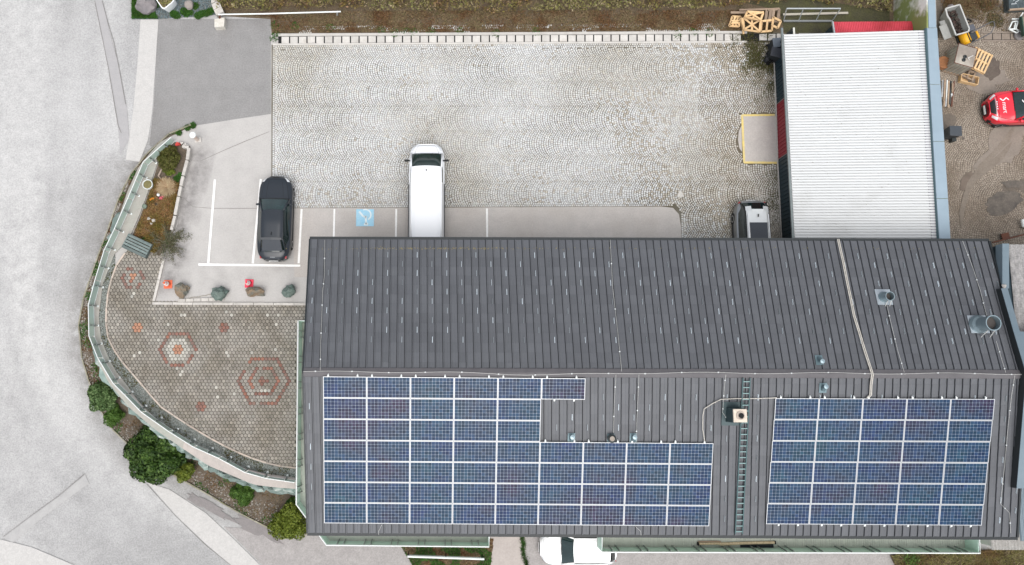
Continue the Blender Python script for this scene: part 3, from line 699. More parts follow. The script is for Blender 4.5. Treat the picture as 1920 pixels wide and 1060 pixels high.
# ---------------------------------------------------------------- retaining wall with cap, railing and rough stones
rw = thing('retaining_wall', 'curved rough green stone retaining wall with a flat concrete cap round the terrace', 'wall', P(200,640))
b = MB(); q1 = [P(x, y).xy for x, y in CAPIN]; q2 = [P(x, y).xy for x, y in CAPOUT]
# cap: quads between resampled inner and outer edges
def resamp(q, n):
    q = [Vector((p[0], p[1])) for p in q]; L = [(q[i+1]-q[i]).length for i in range(len(q)-1)]; T = sum(L); out = []
    for k in range(n+1):
        d = T*k/n; i = 0
        while i < len(L)-1 and d > L[i]: d -= L[i]; i += 1
        out.append(q[i] + (q[i+1]-q[i])*min(1, d/L[i]))
    return out
NC = 24; a_, c_ = resamp(q1, NC*3), resamp(q2, NC*3)
for k in range(NC):
    rows = [[(*a_[3*k+j], .08), (*c_[3*k+j], .08)] for j in range(4)]; poly = [r[0] for r in rows] + [r[1] for r in rows[::-1]]
    gap = .004; b = MB(); b.prism([Vector(p[:2]) for p in poly], .012, .08 + random.uniform(-.003, .003)); o = b.build('cap_slab', m_cap if k < 15 else m_ledge if k > 17 else m_cap, rw); 
m_cap2 = m_ledge
# outer ledge at the bottom of the curve
b = MB(); lo_ = [(300,812),(345,842),(391,873),(437,892),(477,909),(520,914),(560,917)]; ro_ = [(352,826),(400,852),(452,876),(500,889),(557,897)]
# stones: three battered courses outside the cap
def stone_course():
    q = [P(x, y).xy for x, y in CAPOUT[3:]]; L = [(q[i+1]-q[i]).length for i in range(len(q)-1)]; T = sum(L); rr_ = random.Random(5); n = 0
    def at(s):
        j = 0
        while j < len(L)-1 and s > L[j]: s -= L[j]; j += 1
        d = (q[j+1]-q[j]).normalized(); return q[j] + d*min(s, L[j]), d
    for c in range(4):
        s = rr_.uniform(-.3, .2)
        while s < T:
            w_ = rr_.uniform(.5, 1.5); p, d = at(max(0, min(T, s + w_/2))); s += w_*.93
            nrm = Vector((d.y, -d.x))
            if nrm.dot(p - Vector((P(430,640).xy))) < 0: nrm = -nrm
            H = -zroad(p.x + nrm.x*.4, p.y + nrm.y*.4)
            if H < .35 + .62*c: continue
            hh = min(.72, H/max(1, int(H/.62))); z = -(c+.5)*hh; off = .02 + .13*c*min(1, H/2.4) + rr_.uniform(-.08, .12)
            pp = p + nrm*off
            rock('stone', (pp.x, pp.y, z - .06), (w_*.56, .30*rr_.uniform(.75,1.15), hh*.60), m_stone, rw, seed=n, sub=2, rough=.42, rz=math.atan2(d.y, d.x) + rr_.uniform(-.12,.12), facets=5); n += 1
stone_course()
RAIL = [(321,257.5),(294,281),(268.7,303.8),(254,338),(240,371),(214,430),(195,470),(178,525),(165.5,572),(166.7,630),(183,671),(212,719),(233,740),(265,773),(316,809),(362,838),(409,859),(459,886),(498,897),(552,905)]
rl = thing('terrace_railing', 'curved green panelled railing with a white top rail on the terrace wall', 'railing', P(200,640))
RZ = .80
rq = [P(x, y, RZ) for x, y in RAIL]
b = MB(); b.tube([Vector(p) for p in rq], .024, 6); b.build('top_rail', m_rail, rl)
b = MB(); b.tube([Vector((p.x, p.y, .16)) for p in rq], .022, 5); b.build('bottom_rail', m_rail, rl)
cen = P(430,640)
for i in range(len(rq)-1):
    a, c_ = rq[i], rq[i+1]; d = (c_-a).normalized(); b = MB()
    b.bar(Vector((a.x, a.y, .47)) + d*.03, Vector((c_.x, c_.y, .47)) - d*.03, .012, .60); b.build('panel', m_greenp, rl)
qq = resamp([p.xy for p in rq], 48)
m_post = mat('railing_post', (.22,.25,.24), rough=.4, metal=.5)
for k in range(1, 48, 2):
    p = qq[k]; d = (qq[min(k+1, 48)] - qq[k-1]).normalized(); nrm = Vector((-d.y, d.x))
    if nrm.dot(cen.xy - p) < 0: nrm = -nrm
    b = MB(); f = p + nrm*.05; b.bar((f.x, f.y, .08), (f.x, f.y, .77), .05, .05); o = b.build('post', m_post, rl)
    b = MB(); e = p + nrm*.20; b.tube([(e.x, e.y, .10), (f.x, f.y, .42)], .02, 5); b.build('brace', m_post, o)
    b = MB(); b.box((e.x, e.y, .10), (.10, .10, .05)); b.box((f.x, f.y, .45), (.06, .06, .04)); b.build('foot_plate', m_rail, o)

# ---------------------------------------------------------------- main building
SL = .2573; ZR = 6.52
rid = [P(569.5,698,ZR), P(1922,702,ZR)]
zN, zS = ZR - SL*6.48, ZR - SL*7.43
eN = [P(582.5,449,zN), P(1853,453,zN)]; eS = [P(578,999,zS), P(1906,1007,zS)]
hall = thing('long_hall', 'long low building under a charcoal sheet metal gable roof carrying solar panels', 'building', (rid[0]+rid[1])/2 - Vector((0,0,ZR)))
# walls (set back under the eaves) down to the lower yard
wx0, wx1 = rid[0].x + .75, rid[1].x - .45; wyN, wyS = eN[0].y - .75, eS[0].y + .9
b = MB(); zz0 = LOW - .8
for (x0, y0), (x1, y1) in [((wx0,wyN),(wx1,wyN)),((wx1,wyN),(wx1,wyS)),((wx1,wyS),(wx0,wyS)),((wx0,wyS),(wx0,wyN))]:
    b.bar((x0,y0,(zz0+4.35)/2), (x1,y1,(zz0+4.35)/2), .3, 4.35 - zz0)
b.build('wall', m_wallc, hall)
for i, xx in enumerate(np.linspace(wx0+2.5, wx1-3, 9)):
    b = MB(); b.box((xx, wyN+.16, 1.9), (1.5, .06, 1.3)); o = b.build('window', m_rail, hall); b = MB(); b.box((xx, wyN+.20, 1.9), (1.36, .03, 1.16)); b.build('pane', m_glass, o)
    b = MB(); b.box((xx, wyS-.16, 1.2), (1.5, .06, 2.0)); o = b.build('window', m_rail, hall); b = MB(); b.box((xx, wyS-.20, 1.2), (1.36, .03, 1.86)); b.build('pane', m_glass, o)
# roof underlay: two thick slabs
b = MB()
def slab(e, r, t=.10):
    v = [e[0], e[1], r[1], r[0]]; dn = Vector((0,0,-t)); o = [p + Vector((0,0,-.012)) for p in v]; l = [p + dn for p in v]
    ar = (v[1]-v[0]).cross(v[3]-v[0]).z; fs = [(0,1,2,3),(7,6,5,4),(0,4,5,1),(1,5,6,2),(2,6,7,3),(3,7,4,0)]
    if ar < 0: fs = [f[::-1] for f in fs]
    b.add(o + l, fs)
slab(eN, rid); slab(eS, rid)
roof = b.build('roof', m_roofbase, hall)
NCOL = 93
def lerp(a, c_, t): return a + (c_-a)*t
def frame_at(E, t, s):
    """point on a roof side: t along the ridge 0..1, s from ridge (0) to eave (1); with axes u (along), w (down slope), n"""
    p = lerp(lerp(rid[0], rid[1], t), lerp(E[0], E[1], t), s)
    u = (lerp(rid[1], E[1], s) - lerp(rid[0], E[0], s)).normalized(); wv = (lerp(E[0], E[1], t) - lerp(rid[0], rid[1], t)).normalized()
    n = u.cross(wv).normalized();
    if n.z < 0: n = -n
    wv = n.cross(u) if (n.cross(u)).dot(wv) > 0 else -(n.cross(u))
    return p, u, wv, n
def M4(p, x, y, z): return Matrix(((x.x,y.x,z.x,p.x),(x.y,y.y,z.y,p.y),(x.z,y.z,z.z,p.z),(0,0,0,1)))
tw = (rid[1]-rid[0]).length / NCOL
def tilemesh(L, flip):
    prof = [(0,-.01),(.004,.046),(.040,.046),(.048,.004),(.17,.006),(.183,.011),(.196,.006),(tw-.030,.002),(tw-.026,-.01)]
    b = MB(); h = .012; yy = L
    top = [(x, 0, z) for x, z in prof]; bot = [(x, yy, z + h) for x, z in prof]; lip = [(x, yy + .004, -.006) for x, z in prof]
    n = len(prof); v = top + bot + lip; f = [(i, i+1, n+i+1, n+i) for i in range(n-1)] + [(n+i, n+i+1, 2*n+i+1, 2*n+i) for i in range(n-1)]
    if not flip: f = [q[::-1] for q in f]
    return [Vector(p) for p in v], f
m_one = m_roofN
m_bulk = mat('charcoal_roof_sheet_bulk', (.092,.097,.106), (.080,.084,.093), .7, 6, .5, spec=.35, isl=.09, fine=.04)
ntile = 0
for E, NR, name in ((eN, 14, 'n'), (eS, 16, 's')):
    p, u, wv, n = frame_at(E, .5, .5); Ls = (lerp(E[0], E[1], .5) - lerp(rid[0], rid[1], .5)).length / NR
    right = u.cross(wv).dot(n) > 0
    vs, fs = tilemesh(Ls - .004, right)
    mb = MB(); mb.v = [tuple(v) for v in vs]; mb.f = fs; mb.m = [0]*len(fs); tme = mb.mesh('roof_tile', m_one)
    vb = MB()
    for r in range(NR):
        for c in range(NCOL):
            p, u, wv, n = frame_at(E, c/NCOL, r/NR); m4 = M4(p + n*(.002 + random.uniform(0,.002)), u, wv, n)
            # the pieces that show singly: the rows beside the ridge of the north side and the open field of the south side
            single = (name == 'n' and r in (3, 4, 5) and 3 <= c < 82) or (name == 's' and r in (1, 2) and 36 <= c < 57)
            if single and ntile < 300: put('roof_tile', tme, roof, m4); ntile += 1
            else:
                o = len(vb.v); vb.v += [tuple(m4 @ v) for v in vs]; vb.f += [tuple(i+o for i in f) for f in fs]; vb.m += [0]*len(fs)
    vb.build('roof_tiles', m_bulk, roof, kind='stuff')
# ridge cap, verges, gutters
b = MB(); rows = []
for t in np.linspace(0, 1, 40):
    p = lerp(rid[0], rid[1], t); fN, fS = frame_at(eN, t, 0), frame_at(eS, t, 0)
    rows.append([p + fN[2]*.20 + fN[3]*.045, p + fN[2]*.17 + fN[3]*.065, p + fN[2]*.06 + Vector((0,0,.09)), p + Vector((0,0,.10)), p + fS[2]*.06 + Vector((0,0,.09)), p + fS[2]*.17 + fS[3]*.065, p + fS[2]*.20 + fS[3]*.045])
b.grid(rows); o = b.build('ridge_cap', m_ridge, roof)
b = MB()
for E in (eN, eS):
    d = (E[1]-E[0]).normalized(); f = frame_at(E, .5, 1)[2]
    b.bar(E[0] + f*.075 + Vector((0,0,-.03)) - d*.05, E[1] + f*.075 + Vector((0,0,-.03)) + d*.05, .13, .10)
b.build('gutter', m_gut, roof)
b = MB()
for e, sgn in ((0, -1), (1, 1)):
    for E in (eN, eS): b.bar(rid[e] + Vector((sgn*.03,0,-.03)), E[e] + Vector((sgn*.03,0,-.03)), .09, .17)
b.build('verge_trim', m_gut, roof)
# snow guards
gb = MB(); gb.bar((0, -.02, .008), (0, .25, .008), .026, .008); gb.bar((0, .0, .03), (0, .26, .03), .014, .05, up=(0,0,1)); gme = gb.mesh('snow_guard', m_guard)
ng = 0
def covered(px, py):
    if 600 < px < 1020 and 700 < py < 990: return True
    if 1010 <= px < 1102 and (py < 760): return True
    if 1008 < px < 1342 and py > 815: return True
    if 1434 < px < 1870 and py > 742: return True
    if 1365 < px < 1410 or 1655<px<1690 and 540<py<575: return True
    return False
def to_px(p):
    q = p - Vector((0,0,HC)); y = CT*q.y + ST*q.z; z = -ST*q.y + CT*q.z; return CX + F*q.x/-z, CY - F*y/-z
for E, rr in ((eN, range(3, 13)), (eS, range(2, 15))):
    NR = 14 if E is eN else 16
    for r in rr:
        for c in range(2 if r % 2 == 0 else 0, NCOL, 4):
            if E is eN: p, u, wv, n = frame_at(E, (c + .62)/NCOL, (r + .02)/NR)
            else: p, u, wv, n = frame_at(E, (c + .62)/NCOL, (r + .05)/NR)
            px, py = to_px(p)
            if E is eS and covered(px, py): continue
            if ng < 298: put('snow_guard', gme, roof, M4(p + n*.012, u, wv, n)); ng += 1

# yellow lichen along the first course by the north eave, scattered leaf bits on the slopes
lp = []
for _ in range(420):
    x = random.gauss(830, 95) if random.random() < .75 else random.uniform(600, 1840); p = on_plane(x, 466 + random.gauss(0, 1.0), *(lambda f: (f[0] + f[3]*.03, f[3]))(frame_at(eN, .5, .5))); lp.append(tuple(p))
lp = np.array(lp); put('lichen', np_mesh('lichen', *leaves(lp, np.tile([0, .2, 1.], (len(lp), 1)), .022, .25, .8), island_mix('yellow_lichen', [(.20,.16,.07),(.26,.22,.11),(.15,.13,.09)], .9)), roof, kind='stuff')
# ---------------------------------------------------------------- solar arrays on the south side
pS, uS, wS, nS = frame_at(eS, .5, .5); LIFT = .13
def roofS(px, py, lift=0.0): return on_plane(px, py, pS + nS*lift, nS)
pN, uN, wN, nN = frame_at(eN, .5, .5)
def roofN(px, py, lift=0.0): return on_plane(px, py, pN + nN*lift, nN)
def panel_meshes(pw, ph):
    fw = .021; b = MB(); x, y = pw/2 - .008, ph/2 - .008; t = .04
    for (cx, cy, dx, dy) in ((0, y-fw/2, 2*x, fw), (0, -y+fw/2, 2*x, fw), (x-fw/2, 0, fw, 2*y-2*fw), (-x+fw/2, 0, fw, 2*y-2*fw)): b.box((cx, cy, 0), (dx, dy, t))
    fr = b.mesh('solar_panel', m_alu)
    b = MB(); b.box((0, 0, -.004), (2*x-2*fw-.002, 2*y-2*fw-.002, .024)); bk = b.mesh('backsheet', m_back)
    b = MB(); nx, ny = 12, 6; ax, ay = (2*x-2*fw-.012)/nx, (2*y-2*fw-.012)/ny; g = .0046; ch = .013
    for i in range(nx):
        for j in range(ny):
            cx, cy = (i-nx/2+.5)*ax, (j-ny/2+.5)*ay; hx, hy = ax/2-g, ay/2-g; z = .0105
            b.add([(cx-hx+ch,cy-hy,z),(cx+hx-ch,cy-hy,z),(cx+hx,cy-hy+ch,z),(cx+hx,cy+hy-ch,z),(cx+hx-ch,cy+hy,z),(cx-hx+ch,cy+hy,z),(cx-hx,cy+hy-ch,z),(cx-hx,cy-hy+ch,z)], [tuple(range(8))])
    return fr, bk, b.mesh('cells', m_cell)
def array(label, corners, nc, nr, keep):
    """corners: pixels TL, TR, BL, BR of a nc x nr block"""
    q = [roofS(*c_, lift=LIFT) for c_ in corners]; o = thing('solar_array', label, 'solar panels', (q[0]+q[3])/2)
    pw = ((q[1]-q[0]).length + (q[3]-q[2]).length)/2/nc; ph = ((q[2]-q[0]).length + (q[3]-q[1]).length)/2/nr
    fr, bk, ce = panel_meshes(pw, ph); cl = MB(); cl.box((0, .02, 0), (.07, .09, .05)); cl.box((0, .07, -.04), (.04, .06, .04)); cme = cl.mesh('mounting_clip', m_rail)
    for j in range(nr):
        for i in range(nc):
            if not keep(i, j): continue
            f = lambda a, c_: lerp(lerp(q[0], q[1], a/nc), lerp(q[2], q[3], a/nc), c_/nr)
            p = f(i+.5, j+.5); u = (f(i+1, j+.5)-f(i, j+.5)).normalized(); v = nS.cross(u); m4 = M4(p, u, v, nS) @ Matrix.Rotation(random.gauss(0, .0025), 4, 'X') @ Matrix.Rotation(random.gauss(0, .0025), 4, 'Y')
            pn = put('solar_panel', fr, o, m4); put('backsheet', bk, pn, m4); put('cells', ce, pn, m4)
            if not keep(i, j-1):
                for k in (.12, .79): put('mounting_clip', cme, o, M4(f(i+k, j) + v*.01 + nS*.0, u, v, nS))
            if not keep(i, j+1) and j < 6:
                for k in (.3, .75): put('mounting_clip', cme, o, M4(f(i+k, j+1) - v*.0, u, -v, nS))
    # mounting rails under the panels
    b = MB()
    for i in range(nc):
        for j in range(nr):
            if not keep(i, j): continue
            for k in (.2, .8): b.bar(f(i+k, j+.01) - nS*.06, f(i+k, j+.99) - nS*.06, .045, .05, up=tuple(nS))
    b.build('mounting_rails', m_galv, o)
    return o
TL, BL, BR9 = (605.6,705.8), (607.4,981.2), (1329.5,986.9)
T9 = (1344.3, 711.4)
array('larger stepped array of fifty-two blue solar panels at the left of the roof', [TL, T9, BL, BR9], 9, 7, lambda i, j: 0 <= i < 9 and 0 <= j < 7 and (i < 5 or (i == 5 and j == 0) or j >= 3))
array('smaller rectangular array of thirty blue solar panels at the right of the roof', [(1454.1,746.7),(1865.6,748.1),(1435.5,982.9),(1840.2,985.7)], 5, 6, lambda i, j: 0 <= i < 5 and 0 <= j < 6)

# ---------------------------------------------------------------- things on the roof
def roof_wire(name, pts, r, m, label, cat, fn, lift=.08, group=None, clips=True, sag=0):
    q = [fn(x, y, lift) for x, y in pts]; o = thing(name, label, cat, q[0], group=group)
    b = MB(); b.tube(q, r, 5); b.build('strand', m, o)
    if clips:
        b = MB()
        for k in range(1, len(q)): b.box((q[k-1]+q[k])/2 + Vector((0,0,-.02)), (.05,.05,.06))
        b.build('clips', m_galv, o)
    return o
LC = 'lightning conductors on the roof'
roof_wire('lightning_conductor', [(609,450),(608,520),(605,545),(603,600),(601,650),(600.5,698)], .008, m_wire, 'thin pale conductor wire down the far left of the dark roof', 'wire', roofN)
roof_wire('lightning_conductor', [(1144,450),(1149,540),(1158,620),(1166,700)], .008, m_wire, 'thin conductor wire down the middle of the upper roof slope', 'wire', roofN)
roof_wire('lightning_conductor', [(1663,573),(1672,612),(1684,660),(1697,703)], .008, m_wire, 'thin conductor wire from the smaller round flue up to the ridge', 'wire', roofN)
roof_wire('lightning_conductor', [(1805,452),(1825,505),(1838,545),(1850,592)], .008, m_wire, 'thin conductor wire from the far eave to the large round flue', 'wire', roofN)
roof_wire('lightning_conductor', [(1868,640),(1880,680),(1887,703)], .008, m_wire, 'short conductor wire from the large flue bracket to the ridge', 'wire', roofN)
roof_wire('lightning_conductor', [(1155,702),(1152,750),(1150,812)], .008, m_wire, 'pale wire from the ridge to the cowled vent above the panels', 'wire', roofS)
roof_wire('lightning_conductor', [(1198,702),(1196,750),(1194,790),(1193,828)], .008, m_wire, 'pale wire from the ridge down beside the rightmost small vent', 'wire', roofS)
roof_wire('lightning_conductor', [(1361,702),(1358,725),(1356,760),(1355,774),(1367,791)], .008, m_wire, 'pale wire from the ridge bending to the square chimney', 'wire', roofS)
roof_wire('lightning_conductor', [(1903,704),(1897,740),(1890,800),(1884,870),(1876,945),(1893,962),(1895,1000)], .008, m_wire, 'pale kinked wire down the right end of the lower roof slope', 'wire', roofS)
roof_wire('lightning_conductor', [(716,984),(710,996),(710,1003)], .009, m_wire, 'short crooked wire below the left end of the larger solar array', 'wire', roofS, clips=False)
roof_wire('lightning_conductor', [(1191,987),(1201,996),(1202,1004)], .009, m_wire, 'short crooked wire below the middle of the larger solar array', 'wire', roofS, clips=False)
q = [lerp(rid[0], rid[1], t) + Vector((0, .02 + .03*math.sin(t*37) - (.10*math.exp(-((t-.33)/.10)**2)), .14)) for t in np.linspace(0, .995, 60)]
o = thing('ridge_conductor', 'long pale conductor wire running along the whole roof ridge', 'wire', q[0]); b = MB(); b.tube(q, .010, 5); b.build('strand', m_wire, o)
b = MB();
for k in range(1, 60, 3): b.box(q[k] - Vector((0,0,.02)), (.06,.05,.05))
b.build('clips', m_galv, o)
# thick double cable over the ridge to the right array
def double(name, ptsN, ptsS, label, r):
    q = [roofN(x, y, .10) for x, y in ptsN]; o = thing(name, label, 'cable', q[0] if q else roofS(*ptsS[0], .1))
    q = q + [roofS(x, y, .10) for x, y in ptsS]
    for s in ((-.028, .028) if ptsN else (0,)):
        b = MB(); b.tube([p + Vector((s + .012*math.sin(i*2.1), 0, .02 + (.03 if s > 0 else 0))) for i, p in enumerate(q)], r, 6); b.build('cable_run', m_cable, o)
double('power_cable', [(1571,449),(1575,470),(1581,492),(1588,530),(1593,556),(1601,592),(1610,622),(1621,660),(1634,697)], [(1635,703),(1632,722),(1632,741),(1626,746)], 'thick pair of cream cables crossing the ridge to the smaller solar array', .024)
double('power_cable', [], [(1321,828),(1317,805),(1318,780),(1320,767),(1335,757),(1352,749),(1380,747.5),(1420,747.5),(1450,746.5),(1456,746)], 'cream cable looping between the two solar arrays', .021)
# ladder
b = thing('roof_ladder', 'dark green metal ladder lying on the roof between the two solar arrays', 'ladder', roofS(1395,850))
for s in (0, 1):
    a0, a1 = (roofS(1393, 709, .12), roofS(1378.5, 1001, .12)) if s == 0 else (roofS(1406.5, 709, .12), roofS(1392, 1001, .12))
    m = MB(); m.bar(a0, a1, .045, .06, up=tuple(nS)); m.build('side_rail', mat('ladder_steel_%s' % 'ab'[s], (.045,.085,.09), rough=.5, metal=.3), b)
    if s == 0: l0, l1 = a0, a1
    else: r0, r1 = a0, a1
m_rung = mat('ladder_rung_steel', (.16,.25,.25), rough=.45, metal=.3)
for k in range(27):
    t = (k + .6)/27; m = MB(); m.bar(lerp(l0, l1, t) + nS*.01, lerp(r0, r1, t) + nS*.01, .04, .03, up=tuple(nS)); m.build('rung', m_rung, b)
# square chimney
c0 = roofS(1373, 778); ch_ = thing('square_chimney', 'square chimney with a pale concrete cap and round dark flue by the roof ladder', 'chimney', c0)
zc = c0.z; b = MB(); b.box((c0.x, c0.y, zc + .25), (.62, .62, 1.2)); b.build('shaft', mat('chimney_sheet', (.03,.055,.06), rough=.5, metal=.2), ch_)
b = MB(); b.box((c0.x, c0.y + .05, zc + .06), (1.0, 1.1, .03), rot=M4(Vector((0,0,0)), uS, nS.cross(uS), nS).to_3x3()); b.build('flashing', mat('chimney_flashing', (.05,.075,.08), rough=.5, metal=.2), ch_)
b = MB(); b.box((c0.x, c0.y, zc + .93), (.60, .58, .10)); b.build('cap', mat('chimney_cap', (.62,.54,.45), (.50,.43,.36), 5, 6, .9, fine=.1), ch_, bevel=.015)
b = MB(); b.lathe([(.19, .0), (.19, .05), (.15, .05), (.13, -.02)], (c0.x, c0.y, zc + .985), 16); b.build('collar', mat('chimney_collar', (.42,.36,.31), rough=.9), ch_)
b = MB(); b.lathe([(.115, .0), (.0, .002)], (c0.x + .02, c0.y, zc + 1.04), 16, cap=False); b.build('flue', m_black, ch_)
# round flues on the far slope
m_flue = mat('flue_steel', (.27,.34,.37), (.21,.28,.31), 2, 4, .35, metal=.5)
m_flin = mat('dark_brown_flue', (.062,.056,.052), rough=.9)  # dark brown colour of the disc set inside the flue mouth
def flue(px, py, r, h, label, fl, topr=None):
    p = roofN(px, py); o = thing('round_flue', label, 'flue', p)
    R3 = M4(Vector((0,0,0)), uN, nN.cross(uN), nN).to_3x3()
    b = MB(); b.box(p + nN*.05, (fl[0], fl[1], .025), rot=R3); b.build('flashing', mat('flue_flashing', (.40,.44,.47), (.33,.37,.40), 3, 4, .4, metal=.4), o)
    b = MB(); b.lathe([(r*1.35, .05), (r*1.2, .22), (r, .34), (r, h)], p, 20, cap=False); b.build('pipe', m_flue, o, smooth=False)
    b = MB(); b.lathe([(r, h), (r*1.07, h+.01), (r*1.07, h+.06), (r*.95, h+.06), (r*.93, h-.5), (0, h-.5)], p, 20, cap=False); b.build('rim', m_flue, o)
    b = MB(); b.lathe([(r*.9, h-.22), (0, h-.219)], p, 16, cap=False); b.build('opening', m_flin, o)
    return o, p
o, p = flue(1656, 558, .20, .52, 'smaller grey round flue with a flashing plate on the upper roof slope', (.72, .78))
b = MB(); b.tube([p + Vector((.18,-.12,.40)), p + Vector((.20,-.42,.12))], .018, 5); b.tube([p + Vector((-.02,-.2,.40)), p + Vector((-.0,-.42,.12))], .018, 5); b.tube([p + Vector((-.08,-.42,.1)), p + Vector((.26,-.42,.1))], .018, 5); b.build('bracket', m_wire, o)
o, p = flue(1833, 609, .33, 1.0, 'large grey round flue standing tall near the right end of the roof', (.86, .86))
b = MB(); b.tube([p + Vector((-.05,-.3,.75)), p + Vector((.0,-.62,.10))], .022, 5); b.tube([p + Vector((.30,-.2,.80)), p + Vector((.42,-.66,.06))], .022, 5); b.tube([p + Vector((-.2,-.64,.10)), p + Vector((.55,-.64,.04))], .022, 5); b.build('bracket', m_wire, o)
# small vents
m_vent = mat('vent_sheet', (.14,.20,.22), (.11,.16,.18), 3, 4, .45, metal=.3)
def vent(px, py, fn, R3n, label, cowl=False, dn=1):
    p = fn(px, py); u, v, n = R3n; o = thing('roof_vent', label, 'roof vent', p, group='small vents on the roof'); R3 = M4(Vector((0,0,0)), u, v, n).to_3x3()
    b = MB(); b.box(p + n*.05, (.34, .46, .02), rot=R3); b.build('flashing', m_vent, o)
    if cowl:
        b = MB(); b.lathe([(.17, .05), (.17, .22), (.14, .26)], p, 16); b.build('pipe', m_dsteel, o); b = MB(); b.lathe([(.20, .24), (.20, .28), (.12, .33), (0, .34)], p, 16); b.build('cowl', m_dsteel, o)
        b = MB(); b.lathe([(.11, .335), (.11, .365), (.07, .365), (.07, .345), (0, .346)], p, 16); b.build('cowl_ring', mat('cowl_ring', (.30,.26,.22), rough=.6), o)
    else:
        q = p + n*.02; b = MB(); b.tube([q - Vector((0, dn*.10, -.03)), q + Vector((0, dn*.02, .18)), q + Vector((0, dn*.05, .34))], .095, 12); b.build('pipe', m_vent, o)
        b = MB(); b.lathe([(.10, 0), (.105, .03), (.0, .045)], q + Vector((0, dn*.05, .33)), 12); b.build('cap', m_flue, o)
rS, rN_ = (uS, nS.cross(uS), nS), (uN, nN.cross(uN), nN)
vent(1071, 821, roofS, rS, 'small capped vent pipe above the larger array, leftmost of three')
vent(1145, 822, roofS, rS, 'dark cowled round vent with a ring, middle of three above the larger array', True)
vent(1187, 821, roofS, rS, 'small capped vent pipe above the larger array, rightmost of three')
vent(1535, 676, roofN, rN_, 'small dark vent pipe just above the roof ridge', dn=-1)
vent(1542, 727, roofS, rS, 'small dark vent pipe just below the roof ridge over the smaller array')

# ---------------------------------------------------------------- balconies round the hall
def offset_in(pl, d, ref):
    out = []
    for i, p in enumerate(pl):
        a = pl[max(i-1, 0)]; c_ = pl[min(i+1, len(pl)-1)]; t = (c_-a); t.z = 0; t.normalize(); n = Vector((-t.y, t.x, 0))
        if n.dot(ref - p) < 0: n = -n
        out.append(p + n*d)
    return out
def balcony(name, label, railpx, zf, h, back, deckm, ref, slats=False, posts=1.3, endpanel=None):
    o = thing(name, label, 'balcony', P(*railpx[0], zf)); top = [P(x, y, zf + h) for x, y in railpx]
    fl = [Vector((p.x, p.y, zf)) for p in top]; bk = [Vector((*q, zf)) for q in back]
    b = MB(); b.prism([p.xy for p in fl + bk], zf - .22, zf - .012 if slats else zf); b.build('floor_slab', deckm, o)
    for a, c_ in zip(top[:-1], top[1:]):
        d = (c_-a).normalized(); b = MB(); b.bar(Vector((a.x, a.y, zf + h*.5 - .04)) + d*.01, Vector((c_.x, c_.y, zf + h*.5 - .04)) - d*.01, .03, h - .12); b.build('panel', m_green, o)
        n = int((c_-a).length / posts)
        for k in range(n):
            for e in (-.12, .12) if n > 2 else (0,):
                p = a + d*(c_-a).length*((k + .5)/n + e/ max(1, n)); nn = Vector((-d.y, d.x, 0));
                if nn.dot(ref - p) < 0: nn = -nn
                b = MB(); b.bar(Vector((p.x, p.y, zf)) + nn*.10, Vector((p.x, p.y, zf + h - .06)) + nn*.05, .04, .06); b.build('post', m_post, o)
    b = MB(); b.tube(top, .036, 6); b.build('top_rail', m_rail, o)
    if slats:
        x0, x1 = min(p.x for p in fl), max(p.x for p in fl); y0, y1 = min(p.y for p in fl), max(p.y for p in fl + bk); n = int((x1-x0)/.118); b = MB()
        for k in range(n):
            x = x0 + .06 + k*.118; b.box((x + .05, (y0+y1)/2, zf + random.uniform(-.002,.002)), (.108, y1-y0-.06, .02))
        b.build('deck_boards', deckm, o, kind='stuff')
    return o
ref = Vector((0, 2, 0))
balcony('balcony', 'long pale green balcony wrapping round the left end of the building', [(575,601.5),(559,601.5),(555.5,946),(612,1022.5),(917,1025.5),(917,1004)], 0.035, 1.05, [(P(917,960).x, wyS), (wx0, wyS), (wx0, P(600,601.5).y)], m_deck, ref)
balcony('balcony', 'pale green balcony with grey deck boards below the right half of the roof', [(1129,1003),(1129,1035.5),(1838,1037.5),(1836,1006)], 0.035, 1.15, [(P(1820,960).x, wyS), (P(1150,960).x, wyS)], m_deck, ref, slats=True, posts=1.45)
# things lying on the deck
b = thing('rolled_awning', 'pale rolled reed screen lying on the deck boards of the lower balcony', 'rolled screen', P(1385,1020,.1))
q = [P(x, y, .14) for x, y in [(1309,1020),(1345,1019.5),(1352,1020.5),(1400,1018.5),(1453,1017.5)]]
m = MB(); m.tube(q, [.06,.06,.08,.075,.07], 8); m.build('roll', mat('reed_screen', (.66,.55,.38), (.40,.30,.18), 7, 6, .85, stretch=(4,1,1)), b)
m = MB(); m.tube([p + Vector((0, .10, -.03)) for p in q[:3]], .04, 6); m.build('pole', m_wood2, b)
for k in (0, -1): m = MB(); m.box(q[k], (.06, .16, .16)); m.build('end_cap', m_black, b)
m = MB(); m.bar(P(1388,1025,.05), P(1450,1023,.05), .22, .06); tag(m.build('roll_shadow_strip', mat('roll_shadow_strip', (.025,.03,.035), rough=.9)), 'dark strip standing in for the shadow of the rolled screen', 'mat')  # dark strip stands in for the roll's shadow on the deck, not a real mat
m = MB(); m.bar(P(1132,1029,.25), P(1147,1029,.25), .09, .5); m.bar(P(1147.2,1029,.2), P(1156,1029,.2), .08, .4); tag(m.build('deck_box', m_rail), 'white narrow box standing on the deck at the left end of the lower balcony', 'box')

